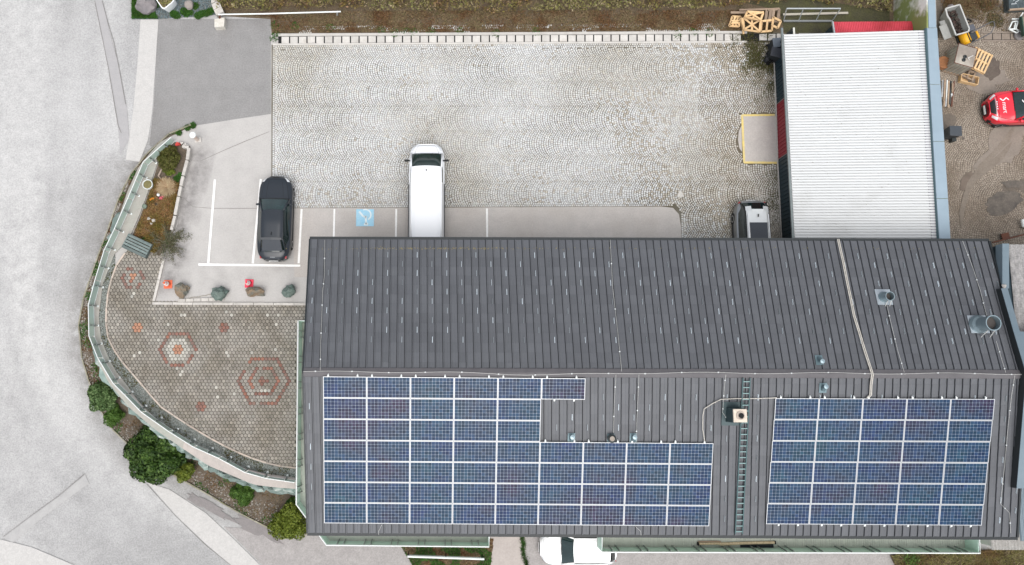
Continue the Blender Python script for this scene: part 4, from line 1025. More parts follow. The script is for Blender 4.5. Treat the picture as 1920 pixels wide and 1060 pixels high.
# ---------------------------------------------------------------- workshop with the white corrugated roof
ws = thing('workshop', 'flat workshop with white ribbed metal roof, dark cladding and a red wall section', 'workshop', P(1600,250))
zl, zr_ = 2.45, 2.85
TLw, TRw, BLw, BRw = P(1468.5,65,zl), P(1733,57,zr_), P(1489,449,zl), P(1759,449,zr_)
BLw = lerp(TLw, BLw, 1.06); BRw = lerp(TRw, BRw, 1.06)
NRIB = 80; rows = []
for i in range(NRIB):
    for f, h in ((0, .0), (.26, .0), (.34, .04), (.92, .04)):
        t = (i + f)/NRIB; rows.append([lerp(TLw, BLw, t) + Vector((0,0,h*2)), lerp(TRw, BRw, t) + Vector((0,0,h*2))])
rows = [r[::-1] for r in rows]
b = MB(); b.grid(rows[::-1] if False else rows); o = b.build('ribbed_roof', m_wroof, ws)
b = MB(); v = [TLw, TRw, BRw, BLw]; b.add([p + Vector((0,0,-.02)) for p in v] + [p + Vector((0,0,-.14)) for p in v], [(3,2,1,0),(4,5,6,7),(0,1,5,4),(1,2,6,5),(2,3,7,6),(3,0,4,7)]); b.build('roof_edge', m_galv, ws)
# clad west wall in three runs, base line at the ground
wb = [(1450.5,88),(1455.5,197),(1458.5,300),(1466,452)]
m_tealedge = mat('grey_gutter_sheet', (.20,.23,.23), (.15,.17,.17), 2, 5, .5, metal=.3)
for i, (a, c_) in enumerate(zip(wb[:-1], wb[1:])):
    A, B = P(*a), P(*c_)
    if i == 2: B = lerp(A, B, 1.05)
    L = (B-A).length; d = (B-A).normalized(); n = Vector((d.y, -d.x, 0)); n = n if n.x < 0 else -n; k = int(L/.21); rows = []
    for j in range(k):
        for f, h in ((0, 0), (.55, 0), (.62, .035), (.93, .035)):
            p = A + d*L*(j+f)/k + n*h; rows.append([p, p + Vector((0, 0, 2.42))])
    b = MB(); b.grid(rows if (rows[1][0]-rows[0][0]).cross(Vector((0,0,1))).dot(n) > 0 else [r[::-1] for r in rows]); b.build('red_gate' if i == 1 else 'cladding', m_redw if i == 1 else m_teal, ws)
    b = MB(); b.bar(A - n*.08 + Vector((0,0,1.2)), B - n*.08 + Vector((0,0,1.2)), .1, 2.4); b.build('wall_core', m_wallc, ws)
    b = MB(); b.bar(A + n*.05 + Vector((0,0,.06)), B + n*.05 + Vector((0,0,.06)), .05, .12); b.build('plinth', m_kerb, ws)
b = MB(); b.bar(TLw + Vector((-.07,.35,.02)), BLw + Vector((-.07,0,.02)), .10, .10); b.build('gutter', m_tealedge, ws)
nw0, nw1 = P(1450.5,88), Vector((TRw.x, TRw.y - .5, 0)); b = MB(); b.bar((nw0.x, nw1.y, 1.2), (nw1.x, nw1.y, 1.2), .15, 2.4); b.build('north_wall', m_wallc, ws)
# parapet wall with blue sheet cap, mossy white upper part
pz = 3.1
pw_ = thing('boundary_wall', 'long white boundary wall with pale blue metal capping beside the workshop roof', 'wall', P(1740,250))
def quadprism(nm, top_px, z, z0, m, par, lift=0): b = MB(); b.prism([P(x, y, z).xy for x, y in top_px], z0, z); return b.build(nm, m, par)
quadprism('wall_body', [(1737.5,-260),(1751,-260),(1754.5,50),(1757,55),(1783,470),(1764,470),(1737.5,55)], pz - .02, 0, m_wwall, pw_)
for k, seg in enumerate([[(1738.5,-80),(1751.5,-80),(1755.5,52),(1741.5,52)], [(1738.5,53),(1757,53),(1763.5,158),(1743.8,158)], [(1743.9,159),(1763.6,159),(1770.5,265),(1750,265)], [(1750.1,266),(1770.6,266),(1777.5,372),(1756.5,372)], [(1756.6,373),(1777.6,373),(1783,462),(1762.5,462)], [(1738.5,-250),(1751.5,-250),(1751.5,-81),(1738.5,-81)]]):
    quadprism('cap_sheet', seg, pz + .03, pz - .03, m_capblue, pw_)
b = MB(); e0, e1 = P(1738,58,zr_), P(1764.5,462,zr_); b.bar(e0 + Vector((-.34,0,.03)), e1 + Vector((-.34,0,.03)), .26, .05); b.build('inner_flashing', mat('dark_flashing', (.30,.295,.32), rough=.5, metal=.3), pw_)
b = MB(); b.bar(P(1738.5,56,zr_) + Vector((-.20,0,.10)), P(1763.5,462,zr_) + Vector((-.20,0,.10)), .04, .26); b.build('inner_upstand', mat('teal_flashing', (.085,.15,.17), rough=.45, metal=.2), pw_)
# low red roof and mossy ground behind the workshop
rr = thing('red_lean_to', 'low lean-to with a red ribbed sheet roof behind the white roof', 'shed', P(1640,60))
RA, RB, RC, RD = P(1562,41.5,1.7), P(1710,40.5,1.7), P(1714,72,2.2), P(1567,74,2.2); rows = []
for i in range(46):
    for f, h in ((0,0),(.35,0),(.5,.035),(.85,.035)):
        t = (i+f)/46; rows.append([lerp(RA, RB, t) + Vector((0,0,h)), lerp(RD, RC, t) + Vector((0,0,h))])
b = MB(); b.grid([r[::-1] for r in rows]); b.build('ribbed_roof', m_redr, rr)
b = MB(); b.bar(Vector((RA.x+.1, RA.y-.1, .8)), Vector((RB.x-.1, RB.y-.1, .8)), .1, 1.6); b.bar(Vector((RA.x+.1, RA.y-.15, .8)), Vector((RD.x+.1, RD.y, .8)), .1, 1.6); b.build('wall', m_teal, rr)
b = MB(); b.bar(RA + Vector((-.03,0,0)), RD + Vector((-.03,0,0)), .07, .09); b.build('verge', m_galv, rr)

lp = []
for _ in range(150):
    f, g = random.random(), random.random()**.8; p = lerp(lerp(TLw, TRw, f), lerp(BLw, BRw, f), g); lp.append((p.x, p.y, p.z + .075))
lp = np.array(lp); put('leaf_litter', np_mesh('leaf_litter', *leaves(lp, np.tile([0, 0, 1.], (len(lp), 1)), .028, .2, .6), island_mix('dead_leaves', [(.10,.08,.05),(.20,.17,.12),(.28,.27,.24)], .9)), ws, kind='stuff')
# ---------------------------------------------------------------- neighbour buildings at the right edge
nb = thing('neighbour_building', 'neighbouring building with grey corrugated roof and slate blue sheet edges', 'building', P(1930,600))
zc = 5.4
def corr(nm, poly_px, z, pitch, m, par, axis='y', slope=0):
    q = [P(x, y, z) for x, y in poly_px]; x0, x1 = min(p.x for p in q), max(p.x for p in q); y0, y1 = min(p.y for p in q), max(p.y for p in q); n = int((x1-x0)/pitch); rows = []
    for i in range(n):
        for f, h in ((0,0),(.25,.06),(.5,.085),(.75,.06)):
            x = x0 + (i+f)*pitch; rows.append([(x, y0, z+h), (x, y1, z+h)])
    b = MB(); b.grid(rows[::-1]); return b.build(nm, m, par, smooth=True)
corr('corrugated_roof', [(1890,459),(2150,459),(2150,770),(1945,770)], zc, .26, m_corr, nb)
b = MB(); q = [P(x, y, zc).xy for x, y in [(1878,459),(2150,459),(2150,770),(1900,770)]]; b.prism(q, 0, zc - .06); b.build('wall', m_teal, nb)
b = MB(); q = [P(x, y, zc + .16).xy for x, y in [(1879.5,457),(1892,457),(1892,541),(1879.5,541)]]; b.prism(q, zc - .3, zc + .16); b.build('edge_flashing', m_slate, nb)
def zp(py, lift):
    d = (roofN if py < 701 else roofS)(1900, py, lift); return d.z
PRP = [(1877,541),(1889,541),(1912,622),(1990,624),(1990,700),(1990,916),(1906,916),(1921,735),(1922,695),(1900,621)]
zz_ = [zp(y, .40) for x, y in PRP]; qq_ = [P(x, y, z).xy for (x, y), z in zip(PRP, zz_)]
tops = [Vector((*q, z)) for q, z in zip(qq_, zz_)]
b = MB(); b.prism(qq_, [3.9]*len(qq_), [z - .02 for z in zz_]); b.build('parapet', m_gut, nb)
up_ = [0,1,2,3,4,8,9]; lo_2 = [4,5,6,7,8]
b = MB()
for ids in (up_, lo_2): b.prism([qq_[i] for i in ids], [zz_[i] - .015 for i in ids], [zz_[i] + .012 for i in ids])
b.build('parapet_cap', m_slate, nb)
b = MB(); q = [P(x, y, 4.7) for x, y in [(1853,462),(1872,470),(1872,545),(1858,545)]]; b.prism([p.xy for p in q], 3.0, 4.4); b.build('dark_valley', m_gut, nb)
rock('moss_lump', P(1882.5,537,zc+.22), (.12,.14,.06), m_corrold, nb, seed=9, sub=2)
lo2 = thing('low_shed', 'low shed with a pale lichen covered corrugated roof at the bottom right', 'shed', P(1890,1020,LOW))
corr('corrugated_roof', [(1859,1008),(1990,900),(1990,1031),(1859,1031)], 1.6, .16, m_corrold, lo2)
b = MB(); q = [P(x, y, 1.5).xy for x, y in [(1862,960),(1990,960),(1990,1026),(1862,1026)]]; b.prism(q, LOW-.4, 1.55); b.build('wall', m_wallc, lo2)
corr('upper_roof', [(1913,905),(1990,905),(1990,1014),(1913,1014)], 2.4, .16, m_slate, lo2)
# ---------------------------------------------------------------- vehicles (local: +Y forward, X right)
def sm(xs, ys):
    t = np.linspace(0, 1, 201); v = np.interp(t, xs, ys); k = np.array([1,2,3,2,1])/9.
    for _ in range(3): v = np.convolve(np.pad(v, 2, mode='edge'), k, 'valid')
    return lambda q: float(np.interp(q, t, v))
def vehicle(name, label, loc, rz, L, W, hood, ws0, ws1, r1, rw1, belt, roofz, rhw, paint, roofm=None, tail=None, hoodfrac=None, wid=None, kind='car', glassm=None, rearz=None, mir=-.02):
    """ws0/ws1: base/top of the windscreen, r1/rw1: rear edge of the roof/base of the rear window, as fractions of the length from the front"""
    o = thing(name, label, kind, loc, rz); hw0 = W/2
    wx = wid or [(0,.40),(.012,.56),(.035,.72),(.07,.86),(.12,.95),(.18,.985),(.3,1),(.7,1),(.83,.975),(.91,.92),(.96,.82),(.985,.68),(1,.50)]
    hwf = sm([a for a, _ in wx], [c_*hw0 for _, c_ in wx])
    rz0 = rearz or belt
    zx = [(0,hood-.26),(.015,hood-.14),(.04,hood-.06),(.10,hood-.01),(max(.12, ws0-.05),hood+.03),(ws0,belt),(rw1,rz0),(min(.985, rw1+.02),rz0-.02),(.99,rz0-.10),(1,rz0-.22)]
    zt = sm([a for a, _ in zx], [c_ for _, c_ in zx])
    def top(t, s):
        s = abs(s); return zt(t) + .035*(1-s*s) - .13*max(0, s)**7
    ts = np.concatenate([np.linspace(0, .12, 12)[:-1], np.linspace(.12, .88, 26)[:-1], np.linspace(.88, 1, 12)])
    ss = [0, .3, .55, .75, .88, .95, .985, 1.0]
    rows = []
    for t in ts:
        h = hwf(t); y = L/2 - t*L; half = [(s*h, y, top(t, s)) for s in ss]; zb = top(t, 1)
        half += [(h*1.012, y, zb*.80), (h*1.015, y, zb*.62), (h*.995, y, .34), (h*.96, y, .22)]
        rows.append([(-x, yy, z) for x, yy, z in half[::-1]][:-1] + half)
    b = MB(); b.grid([r for r in rows]); n = len(rows[0])
    b.f.append(tuple(range(n))); b.m.append(0); b.f.append(tuple(range((len(rows)-1)*n, len(rows)*n))[::-1]); b.m.append(0)
    body = b.build('body', paint, o, local=True, smooth=True)
    def surf(nm, t0, t1, s0, s1, m, par=o, lift=.006, nt=8, ns=10, edge=.0):
        rw = []
        for t in np.linspace(t0, t1, nt):
            rw.append([(s*hwf(t), L/2 - t*L, top(t, s) + lift) for s in np.linspace(s0(t) if callable(s0) else s0, s1(t) if callable(s1) else s1, ns)])
        bb = MB(); bb.grid(rw); return bb.build(nm, m, par, local=True, smooth=True)
    # bonnet gap lines and bonnet
    hf = hoodfrac or (.045, .70, .82)
    wl = lambda t: hf[1] + (hf[2]-hf[1])*(t-hf[0])/(ws0-hf[0])
    surf('bonnet_gap', hf[0], ws0-.008, lambda t: -wl(t)-.015, lambda t: wl(t)+.015, m_seam, lift=.004)
    surf('bonnet', hf[0]+.004, ws0-.012, lambda t: -wl(t), wl, paint, lift=.014, nt=14, ns=14)
    for sg in (-1, 1):
        surf('bonnet_crease', hf[0]+.02, ws0-.02, lambda t, sg=sg: sg*(wl(t)*.62+.006) if sg > 0 else -(wl(t)*.62+.020), lambda t, sg=sg: sg*(wl(t)*.62+.020) if sg > 0 else -(wl(t)*.62+.006), m_seam if paint.name.startswith('black') else paint, lift=.018, ns=3)
    # glasshouse
    g = glassm or m_glass; h = lambda t: hwf(t)*.93; yy = lambda t: L/2 - t*L
    def ring(t, hb, hr, z0, z1): y = yy(t); return [(-hb,y,z0),(-hr-.02,y,z1-.07),(-hr+.04,y,z1-.015),(-hr*.5,y,z1+.012),(0,y,z1+.02),(hr*.5,y,z1+.012),(hr-.04,y,z1-.015),(hr+.02,y,z1-.07),(hb,y,z0)]
    bl = belt - .06; st = [ring(ws0, h(ws0)*.96, h(ws0)*.93, bl, belt+.03)]
    for f in (.33, .66): st.append(ring(ws0+(ws1-ws0)*f, h(ws0)*.97, h(ws0)*.93+(rhw-h(ws0)*.93)*f, bl, belt + (roofz-belt)*(f**.92)))
    for t in np.linspace(ws1, r1, 6): st.append(ring(t, h(min(t, .9)), rhw*(1 - .05*((t-ws1)/(r1-ws1))**2), bl, roofz - .035*abs(2*(t-ws1)/(r1-ws1)-.8)))
    zr2 = rz0
    for f in (.5, 1.0): st.append(ring(r1+(rw1-r1)*f, h(min(rw1, .93))*.95, rhw*.95, bl, roofz-.05 + (zr2+.02-roofz+.05)*f))
    # windscreen is its own part, the rest is one glass shell
    b = MB(); b.grid(st[3:]); b.build('side_and_rear_glass', g, o, local=True, smooth=True)
    b = MB(); b.grid(st[:4]); b.build('windscreen', glassm or m_tint, o, local=True, smooth=True)
    # roof panel
    rw = []
    for t in np.linspace(ws1, r1, 10):
        k = (t-ws1)/(r1-ws1); hr = rhw*(1-.05*k*k)+.012; z = roofz - .035*abs(2*k-.8) + .022; y = yy(t) - .03*math.cos(0)
        rw.append([(s*hr, yy(t) + (.05*(1-s*s) if k < .05 else 0) - (.04*(1-s*s) if k > .95 else 0), z + .012*(1-s*s) - .05*abs(s)**8) for s in np.linspace(-1, 1, 15)])
    b = MB(); b.grid(rw); b.build('roof_panel', roofm or paint, o, local=True, smooth=True)
    # pillars and cant rails
    for sg in (-1, 1):
        b = MB(); b.tube([(sg*(h(ws0)*.97), yy(ws0)+.02, belt+.0), (sg*(rhw+.03), yy(ws1), roofz-.035)], [.05,.04], 6); b.build('front_pillar', paint, o, local=True, smooth=True)
        b = MB(); b.tube([(sg*(rhw+.015), yy(t), roofz-.045-.03*abs(2*(t-ws1)/(r1-ws1)-.8)) for t in np.linspace(ws1, r1, 6)] + [(sg*h(min(rw1,.93))*.92, yy(rw1), zr2+.0)], .035, 6); b.build('roof_rail', m_trim if roofm else paint, o, local=True, smooth=True)
        # mirrors
        b = MB(); my = yy(ws0 + (ws1-ws0)*.42); b.lathe([(0,-.10),(.07,-.085),(.085,0),(.07,.085),(0,.10)], (sg*(hw0+mir), my, belt+.06), 10, M_=Matrix.Rotation(R(90), 3, 'Y') @ Matrix.Diagonal((.9,.75,1.15))); b.bar((sg*(hw0-.08), my, belt), (sg*(hw0+mir-.02), my, belt+.04), .06, .05); b.build('mirror', m_trim if paint.name in ('white_van_paint',) else paint, o, local=True, smooth=True)
        # door handles line and sills
        b = MB(); b.bar((sg*hw0*1.0, yy(.28), .30), (sg*hw0*1.0, yy(.74), .30), .05, .12); b.build('sill', m_trim, o, local=True)
    # bumpers
    for t0, t1, nm in ((0, .022, 'front_bumper'), (.985, 1, 'rear_bumper')):
        rw = []
        for s in np.linspace(-1, 1, 15):
            tt = t0 + .05*abs(s)**3 if t0 == 0 else t1 - .04*abs(s)**3; x = s*hwf(tt)*1.01; y = yy(tt) + (.035 if t0 == 0 else -.035)
            rw.append([(x, y, .24), (x, y + (.02 if t0 == 0 else -.02), .42), (x, y, .56), (x, y - (.12 if t0 == 0 else -.12), .575)])
        b = MB(); b.grid(rw if t0 == 0 else [q[::-1] for q in rw]); b.build(nm, tail and m_trim or m_trim, o, local=True, smooth=True)
    # lamps
    for sg in (-1, 1):
        a, c_ = (.80, .97) if sg > 0 else (-.97, -.80)
        surf('headlamp', .018, .075, a, c_, m_lens, lift=.012, nt=5, ns=5)
        b = MB(); y = yy(.965); hh = hwf(.965); b.box((sg*hh*.96, y, zr2-.20), (.10, .20, .12)); b.build('tail_lamp', m_tail, o, local=True, bevel=.03)
        b = MB(); 
        for tx_, nm in ((.19, 'f'), (.80, 'r')):
            for lx in (0,):
                w_ = MB(); w_.lathe([(.20,-.11),(.31,-.10),(.325,-.05),(.325,.05),(.31,.10),(.20,.11)], (sg*(hw0-.10), yy(tx_), .325), 20, M_=Matrix.Rotation(R(90), 3, 'Y')); wh = w_.build('wheel', m_tyre, o, local=True, smooth=True)
                w_ = MB(); w_.lathe([(0,-.105),(.20,-.112),(.21,-.06),(.21,.06),(.20,.112),(0,.105)], (sg*(hw0-.10), yy(tx_), .325), 16, M_=Matrix.Rotation(R(90), 3, 'Y')); w_.build('rim', m_rim, wh, local=True)
    b = MB(); b.bar((-.35*hw0, yy(ws0)+.03, belt+.035), (.35*hw0, yy(ws0)+.0, belt+.05), .025, .02); b.bar((.30*hw0, yy(ws0)+.03, belt+.035), (.85*hw0, yy(ws0)-.02, belt+.05), .025, .02); b.build('wipers', m_trim, o, local=True)
    b = MB(); b.box((0, yy(0)+.045, .46), (.50, .02, .12)); b.build('number_plate', m_plate, o, local=True)
    b = MB(); b.box((0, yy(1)-.05, .66), (.50, .02, .12)); b.build('number_plate', m_plate, o, local=True)
    return o, surf, yy, top, hwf
def carpaint(n, c, metal=.0, rough=.28, coat=.8): return mat(n, c, rough=rough, metal=metal, coat=coat, spec=.45)
p_black = mat('black_car_paint', (.020,.025,.032), rough=.28, spec=.35, coat=.12); p_white = carpaint('white_car_paint', (.80,.81,.81)); p_van = carpaint('white_van_paint', (.72,.735,.75)); p_red = carpaint('red_car_paint', (.62,.012,.03)); p_silver = carpaint('silver_car_paint', (.55,.57,.57), .3, .3)
p_grey = carpaint('grey_car_paint', (.22,.23,.24), .5, .3)
m_pano = mat('dark_roof_glass', (.03,.035,.043), rough=.12, spec=.4, coat=.2)
# black estate
c0 = P(516.5,409.5,.62); c0.z = .005
o, surf, yy, top, hwf = vehicle('parked_car', 'shiny black car parked nose up in the painted bay, left of the white van', c0, R(-.6), 4.62, 1.80, .92, .29, .445, .76, .915, .97, 1.44, .55, p_black)
b = MB(); b.bar((0, yy(.70), 1.46), (0, yy(.735), 1.53), .03, .05); b.build('aerial', m_trim, o, local=True)
b = MB(); b.grid([[(-.56, yy(.79), 1.445), (0, yy(.79), 1.465), (.56, yy(.79), 1.445)], [(-.54, yy(.765), 1.462), (0, yy(.762), 1.482), (.54, yy(.765), 1.462)]]); b.build('spoiler', p_black, o, local=True)
for sg in (-1, 1): surf('kidney_grille', .004, .03, .02 if sg > 0 else -.30, .30 if sg > 0 else -.02, m_trim, lift=.01, nt=4, ns=4)
b = MB(); b.grid([[(-.47, yy(.785), 1.43), (.47, yy(.785), 1.43)], [(-.54, yy(.905), 1.10), (.54, yy(.905), 1.10)]]); b.build('rear_glass', m_pano, o, local=True)
b = MB(); b.box((0, yy(.975), .93), (.26, .02, .03)); b.build('badge', m_rim, o, local=True)
# white van
c0 = P(800.5,272,.75); c0.z = .005; c0.y -= 2.80
wv = [(0,.58),(.012,.70),(.04,.84),(.085,.94),(.16,.99),(.3,1),(.97,1),(.99,.97),(1,.92)]
o, surf, yy, top, hwf = vehicle('white_van', 'white panel van parked nose up, its tail under the roof edge', c0, 0, 5.6, 1.92, 1.08, .117, .277, .985, .995, 1.20, 1.93, .78, p_van, hoodfrac=(.02,.60,.72), wid=wv, kind='van', mir=.12)
b = MB(); b.box((0, yy(.314), 1.985), (.05, .10, .03)); b.build('aerial', m_trim, o, local=True, bevel=.01)
for sg in (-1, 1):
    b = MB(); b.grid([[(sg*.80, yy(t), 1.90), (sg*.97, yy(t), 1.20)] for t in np.linspace(.42, .97, 5)]); b.build('side_panel', p_van, o, local=True)
    b = MB(); b.bar((sg*.965, yy(.42), 1.28), (sg*.965, yy(.96), 1.28), .03, .05); b.build('slide_rail', m_seam, o, local=True)
for k, (x, z_, w_, c) in enumerate([(-.62,1.45,.22,m_plate), (.10,1.40,.10,m_plate), (.34,1.40,.30,m_plate)]):
    b = MB(); t = .205 if k else .19; b.box((x, yy(t-.003), 1.46 if k else 1.40), (w_, .10, .01), rot=Matrix.Rotation(R(-48), 3, 'X')); b.build('dashboard_paper', mat('paper_%s' % 'abc'[k], [(.55,.45,.33),(.55,.30,.26),(.75,.76,.74)][k], rough=.7), o, local=True)
# silver estate with dark glass roof, tail towards the camera top
c0 = P(1409,377,.8); c0.z = .005; c0.y -= 2.25
o, surf, yy, top, hwf = vehicle('parked_car', 'silver estate car with a dark glass roof, half under the main roof edge', c0, R(180), 4.5, 1.80, .92, .27, .38, .84, .965, 1.0, 1.55, .60, p_grey, roofm=p_silver, rearz=1.02)
b = MB(); b.grid([[(-.46, yy(.40), 1.594), (.46, yy(.40), 1.594)], [(-.47, yy(.70), 1.590), (.47, yy(.70), 1.590)]][::-1]); b.build('glass_roof', m_pano, o, local=True)
for sg in (-1, 1):
    b = MB(); b.grid([[(sg*.30, yy(.825), 1.555), (sg*.62, yy(.825), 1.50)], [(sg*.32, yy(.905), 1.47), (sg*.60, yy(.90), 1.41)]]); b.build('spoiler_ear', p_silver, o, local=True)
    b = MB(); b.bar((sg*.56, yy(.40), 1.60), (sg*.54, yy(.80), 1.585), .035, .04); b.build('roof_bar', m_lens, o, local=True)
b = MB(); b.box((0, yy(.85), 1.545), (.64, .12, .03)); b.build('spoiler', p_silver, o, local=True, bevel=.01)
b = MB(); b.bar((0, yy(.765), 1.60), (0, yy(.80), 1.63), .04, .06); b.build('aerial', m_trim, o, local=True)
# white hatchback on the lower level
c0 = P(1084,1027.5,LOW+.7); zz = zroad(c0.x, c0.y) + .02; c0.z = zz
o, surf, yy, top, hwf = vehicle('parked_car', 'white hatchback parked sideways below the eaves beside the green balcony', c0, R(90), 4.15, 1.76, .90, .27, .42, .88, .965, .98, 1.45, .60, p_white)
b = MB(); b.bar((.05, yy(.78), 1.47), (.08, yy(.83), 1.52), .03, .05); b.build('aerial', m_trim, o, local=True)
b = MB(); b.grid([[(-.50, yy(.905), 1.415), (.50, yy(.905), 1.415)], [(-.56, yy(.945), 1.17), (.56, yy(.945), 1.17)]]); b.build('rear_glass', m_glass, o, local=True)
b = MB(); b.box((-.72, yy(.325), 1.09), (.16, .10, .012), rot=Matrix.Rotation(R(-30), 3, 'X')); b.build('windscreen_sticker', m_lens, o, local=True)
# red compact in the yard
c0 = P(1849.5,203,.6); c0.z = .03; c0.x += 1.98
o, surf, yy, top, hwf = vehicle('parked_car', 'bright red small car with white lettering on its bonnet, cut by the frame', c0, R(92), 3.95, 1.80, .98, .30, .44, .86, .96, 1.04, 1.60, .62, p_red, hoodfrac=(.085,.72,.90))
surf('grille', .006, .055, -.62, .62, m_trim, lift=.012, nt=5, ns=10); surf('chrome_strip', .058, .066, -.72, .72, m_rim, lift=.016, nt=3, ns=10)
for sg in (-1, 1):
    b = MB(); b.tube([(sg*hwf(t)*1.01, yy(t), .42 + (.14 if .13 < t < .25 else 0)) for t in np.linspace(.04, .30, 8)], .06, 6); b.build('wheel_arch', m_trim, o, local=True, smooth=True)
# lettering on the bonnet: a zigzag S emblem and the word beside it
def onhood(x, y): t = (L_/2 - y)/L_; return top(t, x/hwf(t)) + .022
L_ = 3.95; b = MB()
zig = [(.42, yy(.135)), (.26, yy(.170)), (.50, yy(.225)), (.36, yy(.245))]
zig = [(.44, yy(.120)), (.30, yy(.155)), (.46, yy(.205)), (.33, yy(.235))]
for (xa, ya), (xb, yb_) in zip(zig[:-1], zig[1:]): b.bar((xa, ya, onhood(xa, ya)), (xb, yb_, onhood(xb, yb_)), .055, .006)
m_let = mat('white_lettering', (.78,.70,.71), rough=.5); b.build('emblem', m_let, o, local=True)
cu = bpy.data.curves.new('lettering', 'FONT'); cu.body = 'mart'; cu.size = .34; cu.extrude = .003; cu.align_x = 'LEFT'; cu.space_character = .95
yb_ = yy(.185); t_ = put('lettering', cu, o, Matrix.Translation((.22, yb_+.18, onhood(0, yb_+.16) + .012)) @ Matrix.Rotation(R(180), 4, 'Z') @ Matrix.Rotation(R(3), 4, 'X'), local=True); cu.materials.append(m_let); bpy.context.view_layer.update(); me_ = bpy.data.meshes.new_from_object(t_); me_.materials.clear(); me_.materials.append(m_let); mb_ = t_.matrix_basis.copy(); bpy.data.objects.remove(t_); put('lettering', me_, o, mb_, local=True)
b = MB()
for k in range(4): x = .26 - .13*k; y = yy(.075); b.box((x, y, onhood(x, y)), (.07, .05, .006))
b.build('small_letters', m_let, o, local=True)
b = MB(); b.bar((.05, yy(.37), 1.39), (.20, yy(.36), 1.36), .05, .01); b.build('windscreen_paper', m_plate, o, local=True)

# ---------------------------------------------------------------- cones, boulders, bollard, bins
def cone(px, py, label, col, rz):
    p = P(px, py); o = thing('traffic_cone', label, 'traffic cone', (p.x, p.y, .012), rz, 'traffic cones by the boulders')
    m = mat('cone_' + label.split()[0], col, rough=.6); b = MB(); b.box((0,0,.02), (.46,.46,.04)); b.build('base', m, o, local=True, bevel=.015)
    b = MB(); pr = [(.17,.04),(.15,.06),(.13,.22),(.10,.42),(.055,.68),(.04,.70),(.03,.66)]; b.lathe(pr, n=18); b.build('cone_body', m, o, local=True, smooth=True)
    b = MB(); b.lathe([(.127,.26),(.103,.42),(.108,.42),(.132,.26)], n=18); b.build('white_band', m_white, o, local=True); b = MB(); b.lathe([(.088,.50),(.066,.63),(.071,.63),(.093,.50)], n=18); b.build('white_band', m_white, o, local=True)
    return o
cone(315.5,533.5, 'orange traffic cone with white bands, faded, left of the leftmost boulder', (.62,.13,.06), .03); cone(467.5,532, 'pinkish red traffic cone with white bands touching the brown boulder', (.72,.05,.09), -.04)
BO = 'boulders along the parking edge'
def boulder(px, py, w_, h_, z, m, label, seed, rz=0): 
    p = P(px, py, .25); o = rock('boulder', (0,0,0), (w_, h_, z), m, None, seed=seed, sub=4, rough=.26, rz=rz, facets=5); o.location = (p.x, p.y, z*.62); tag(o, label, 'boulder', BO)
boulder(340.5,546, .41,.42,.42, m_boulderb, 'flat topped brown and grey boulder right of the faded orange cone', 4, .3)
boulder(413.5,549.5, .47,.45,.45, m_boulderg, 'green angular boulder at the right end of the kerb block row', 12, .1)
boulder(475.5,547, .60,.31,.36, m_boulderb, 'long low brown boulder beside the pinkish red cone', 21, -.05)
boulder(542.5,546, .41,.36,.40, m_boulderg, 'green ridged boulder nearest the corner of the roof', 33, -.2)
# bollard lamp at the tip of the planter
p = P(371,263); o = thing('bollard_lamp', 'short reddish post with a round white cap at the tip of the planter', 'bollard', p)
b = MB(); b.box(p + Vector((.02,0,.04)), (.36,.30,.08), rz=.1); b.build('foot', m_drain, o); b = MB(); b.lathe([(.11,.08),(.10,.7),(.10,.86)], p, 12)
b.build('post', mat('striped_post', (.42,.30,.24), (.60,.55,.50), 9, 3, .7, stretch=(.1,.1,2)), o); b = MB(); b.lathe([(.17,.86),(.18,.92),(.14,.96),(.05,.965),(0,.95)], p, 16); b.build('cap', m_rail, o)
# bins by the workshop
def bin_(px, py, label, lidm, rz, opened=False, w_=.50, d_=.58, h=.85):
    p = P(px, py, h*.6); o = thing('wheelie_bin', label, 'bin', (p.x, p.y, .03), rz); b = MB(); b.prism([Vector(q) for q in [(-w_*.42,-d_*.42),(w_*.42,-d_*.42),(w_*.42,d_*.42),(-w_*.42,d_*.42)]], .05, .3); b.add([(-w_*.42,-d_*.42,.05),(w_*.42,-d_*.42,.05),(w_*.42,d_*.42,.05),(-w_*.42,d_*.42,.05),(-w_*.5,-d_*.5,h),(w_*.5,-d_*.5,h),(w_*.5,d_*.5,h),(-w_*.5,d_*.5,h)], [(0,1,5,4),(1,2,6,5),(2,3,7,6),(3,0,4,7)]); b.build('tub', mat('bin_plastic_'+str(int(px)), (.025,.028,.032), rough=.6), o, local=True)
    b = MB(); b.box((0, 0, h+.03), (w_+.05, d_+.05, .06)) if not opened else b.box((0, d_*.5+.1, h-.25), (w_+.05, .06, .7)); b.build('lid', lidm, o, local=True, bevel=.03)
    b = MB(); b.tube([(-w_*.4, d_*.5+.07, h-.02), (w_*.4, d_*.5+.07, h-.02)], .025, 6); b.build('handle', m_trim, o, local=True)
    for s in (-1, 1): b = MB(); b.lathe([(0,-.03),(.12,-.03),(.12,.03),(0,.03)], (s*w_*.4, d_*.42, .12), 12, M_=Matrix.Rotation(R(90), 3, 'Y')); b.build('wheel', m_tyre, o, local=True)
    if opened: b = MB(); b.box((0,0,h-.12), (w_*.9, d_*.9, .1)); b.build('rubbish', m_black, o, local=True)
bin_(1454,85.5, 'dark bin with a closed grey lid by the workshop corner', mat('grey_lid', (.13,.15,.175), rough=.5), R(95))
bin_(1451,104, 'black bin with a dark lid next to the grey lidded bin', mat('black_lid', (.055,.058,.068), rough=.5), R(75))
b = thing('rubbish_bag', 'shiny black rubbish bag on the cobbles in front of the bins', 'bag', P(1441,112)); rock('sack', P(1441,112,.24), (.26,.30,.30), mat('black_plastic', (.012,.012,.013), rough=.3), b, seed=3, sub=3, rough=.4)
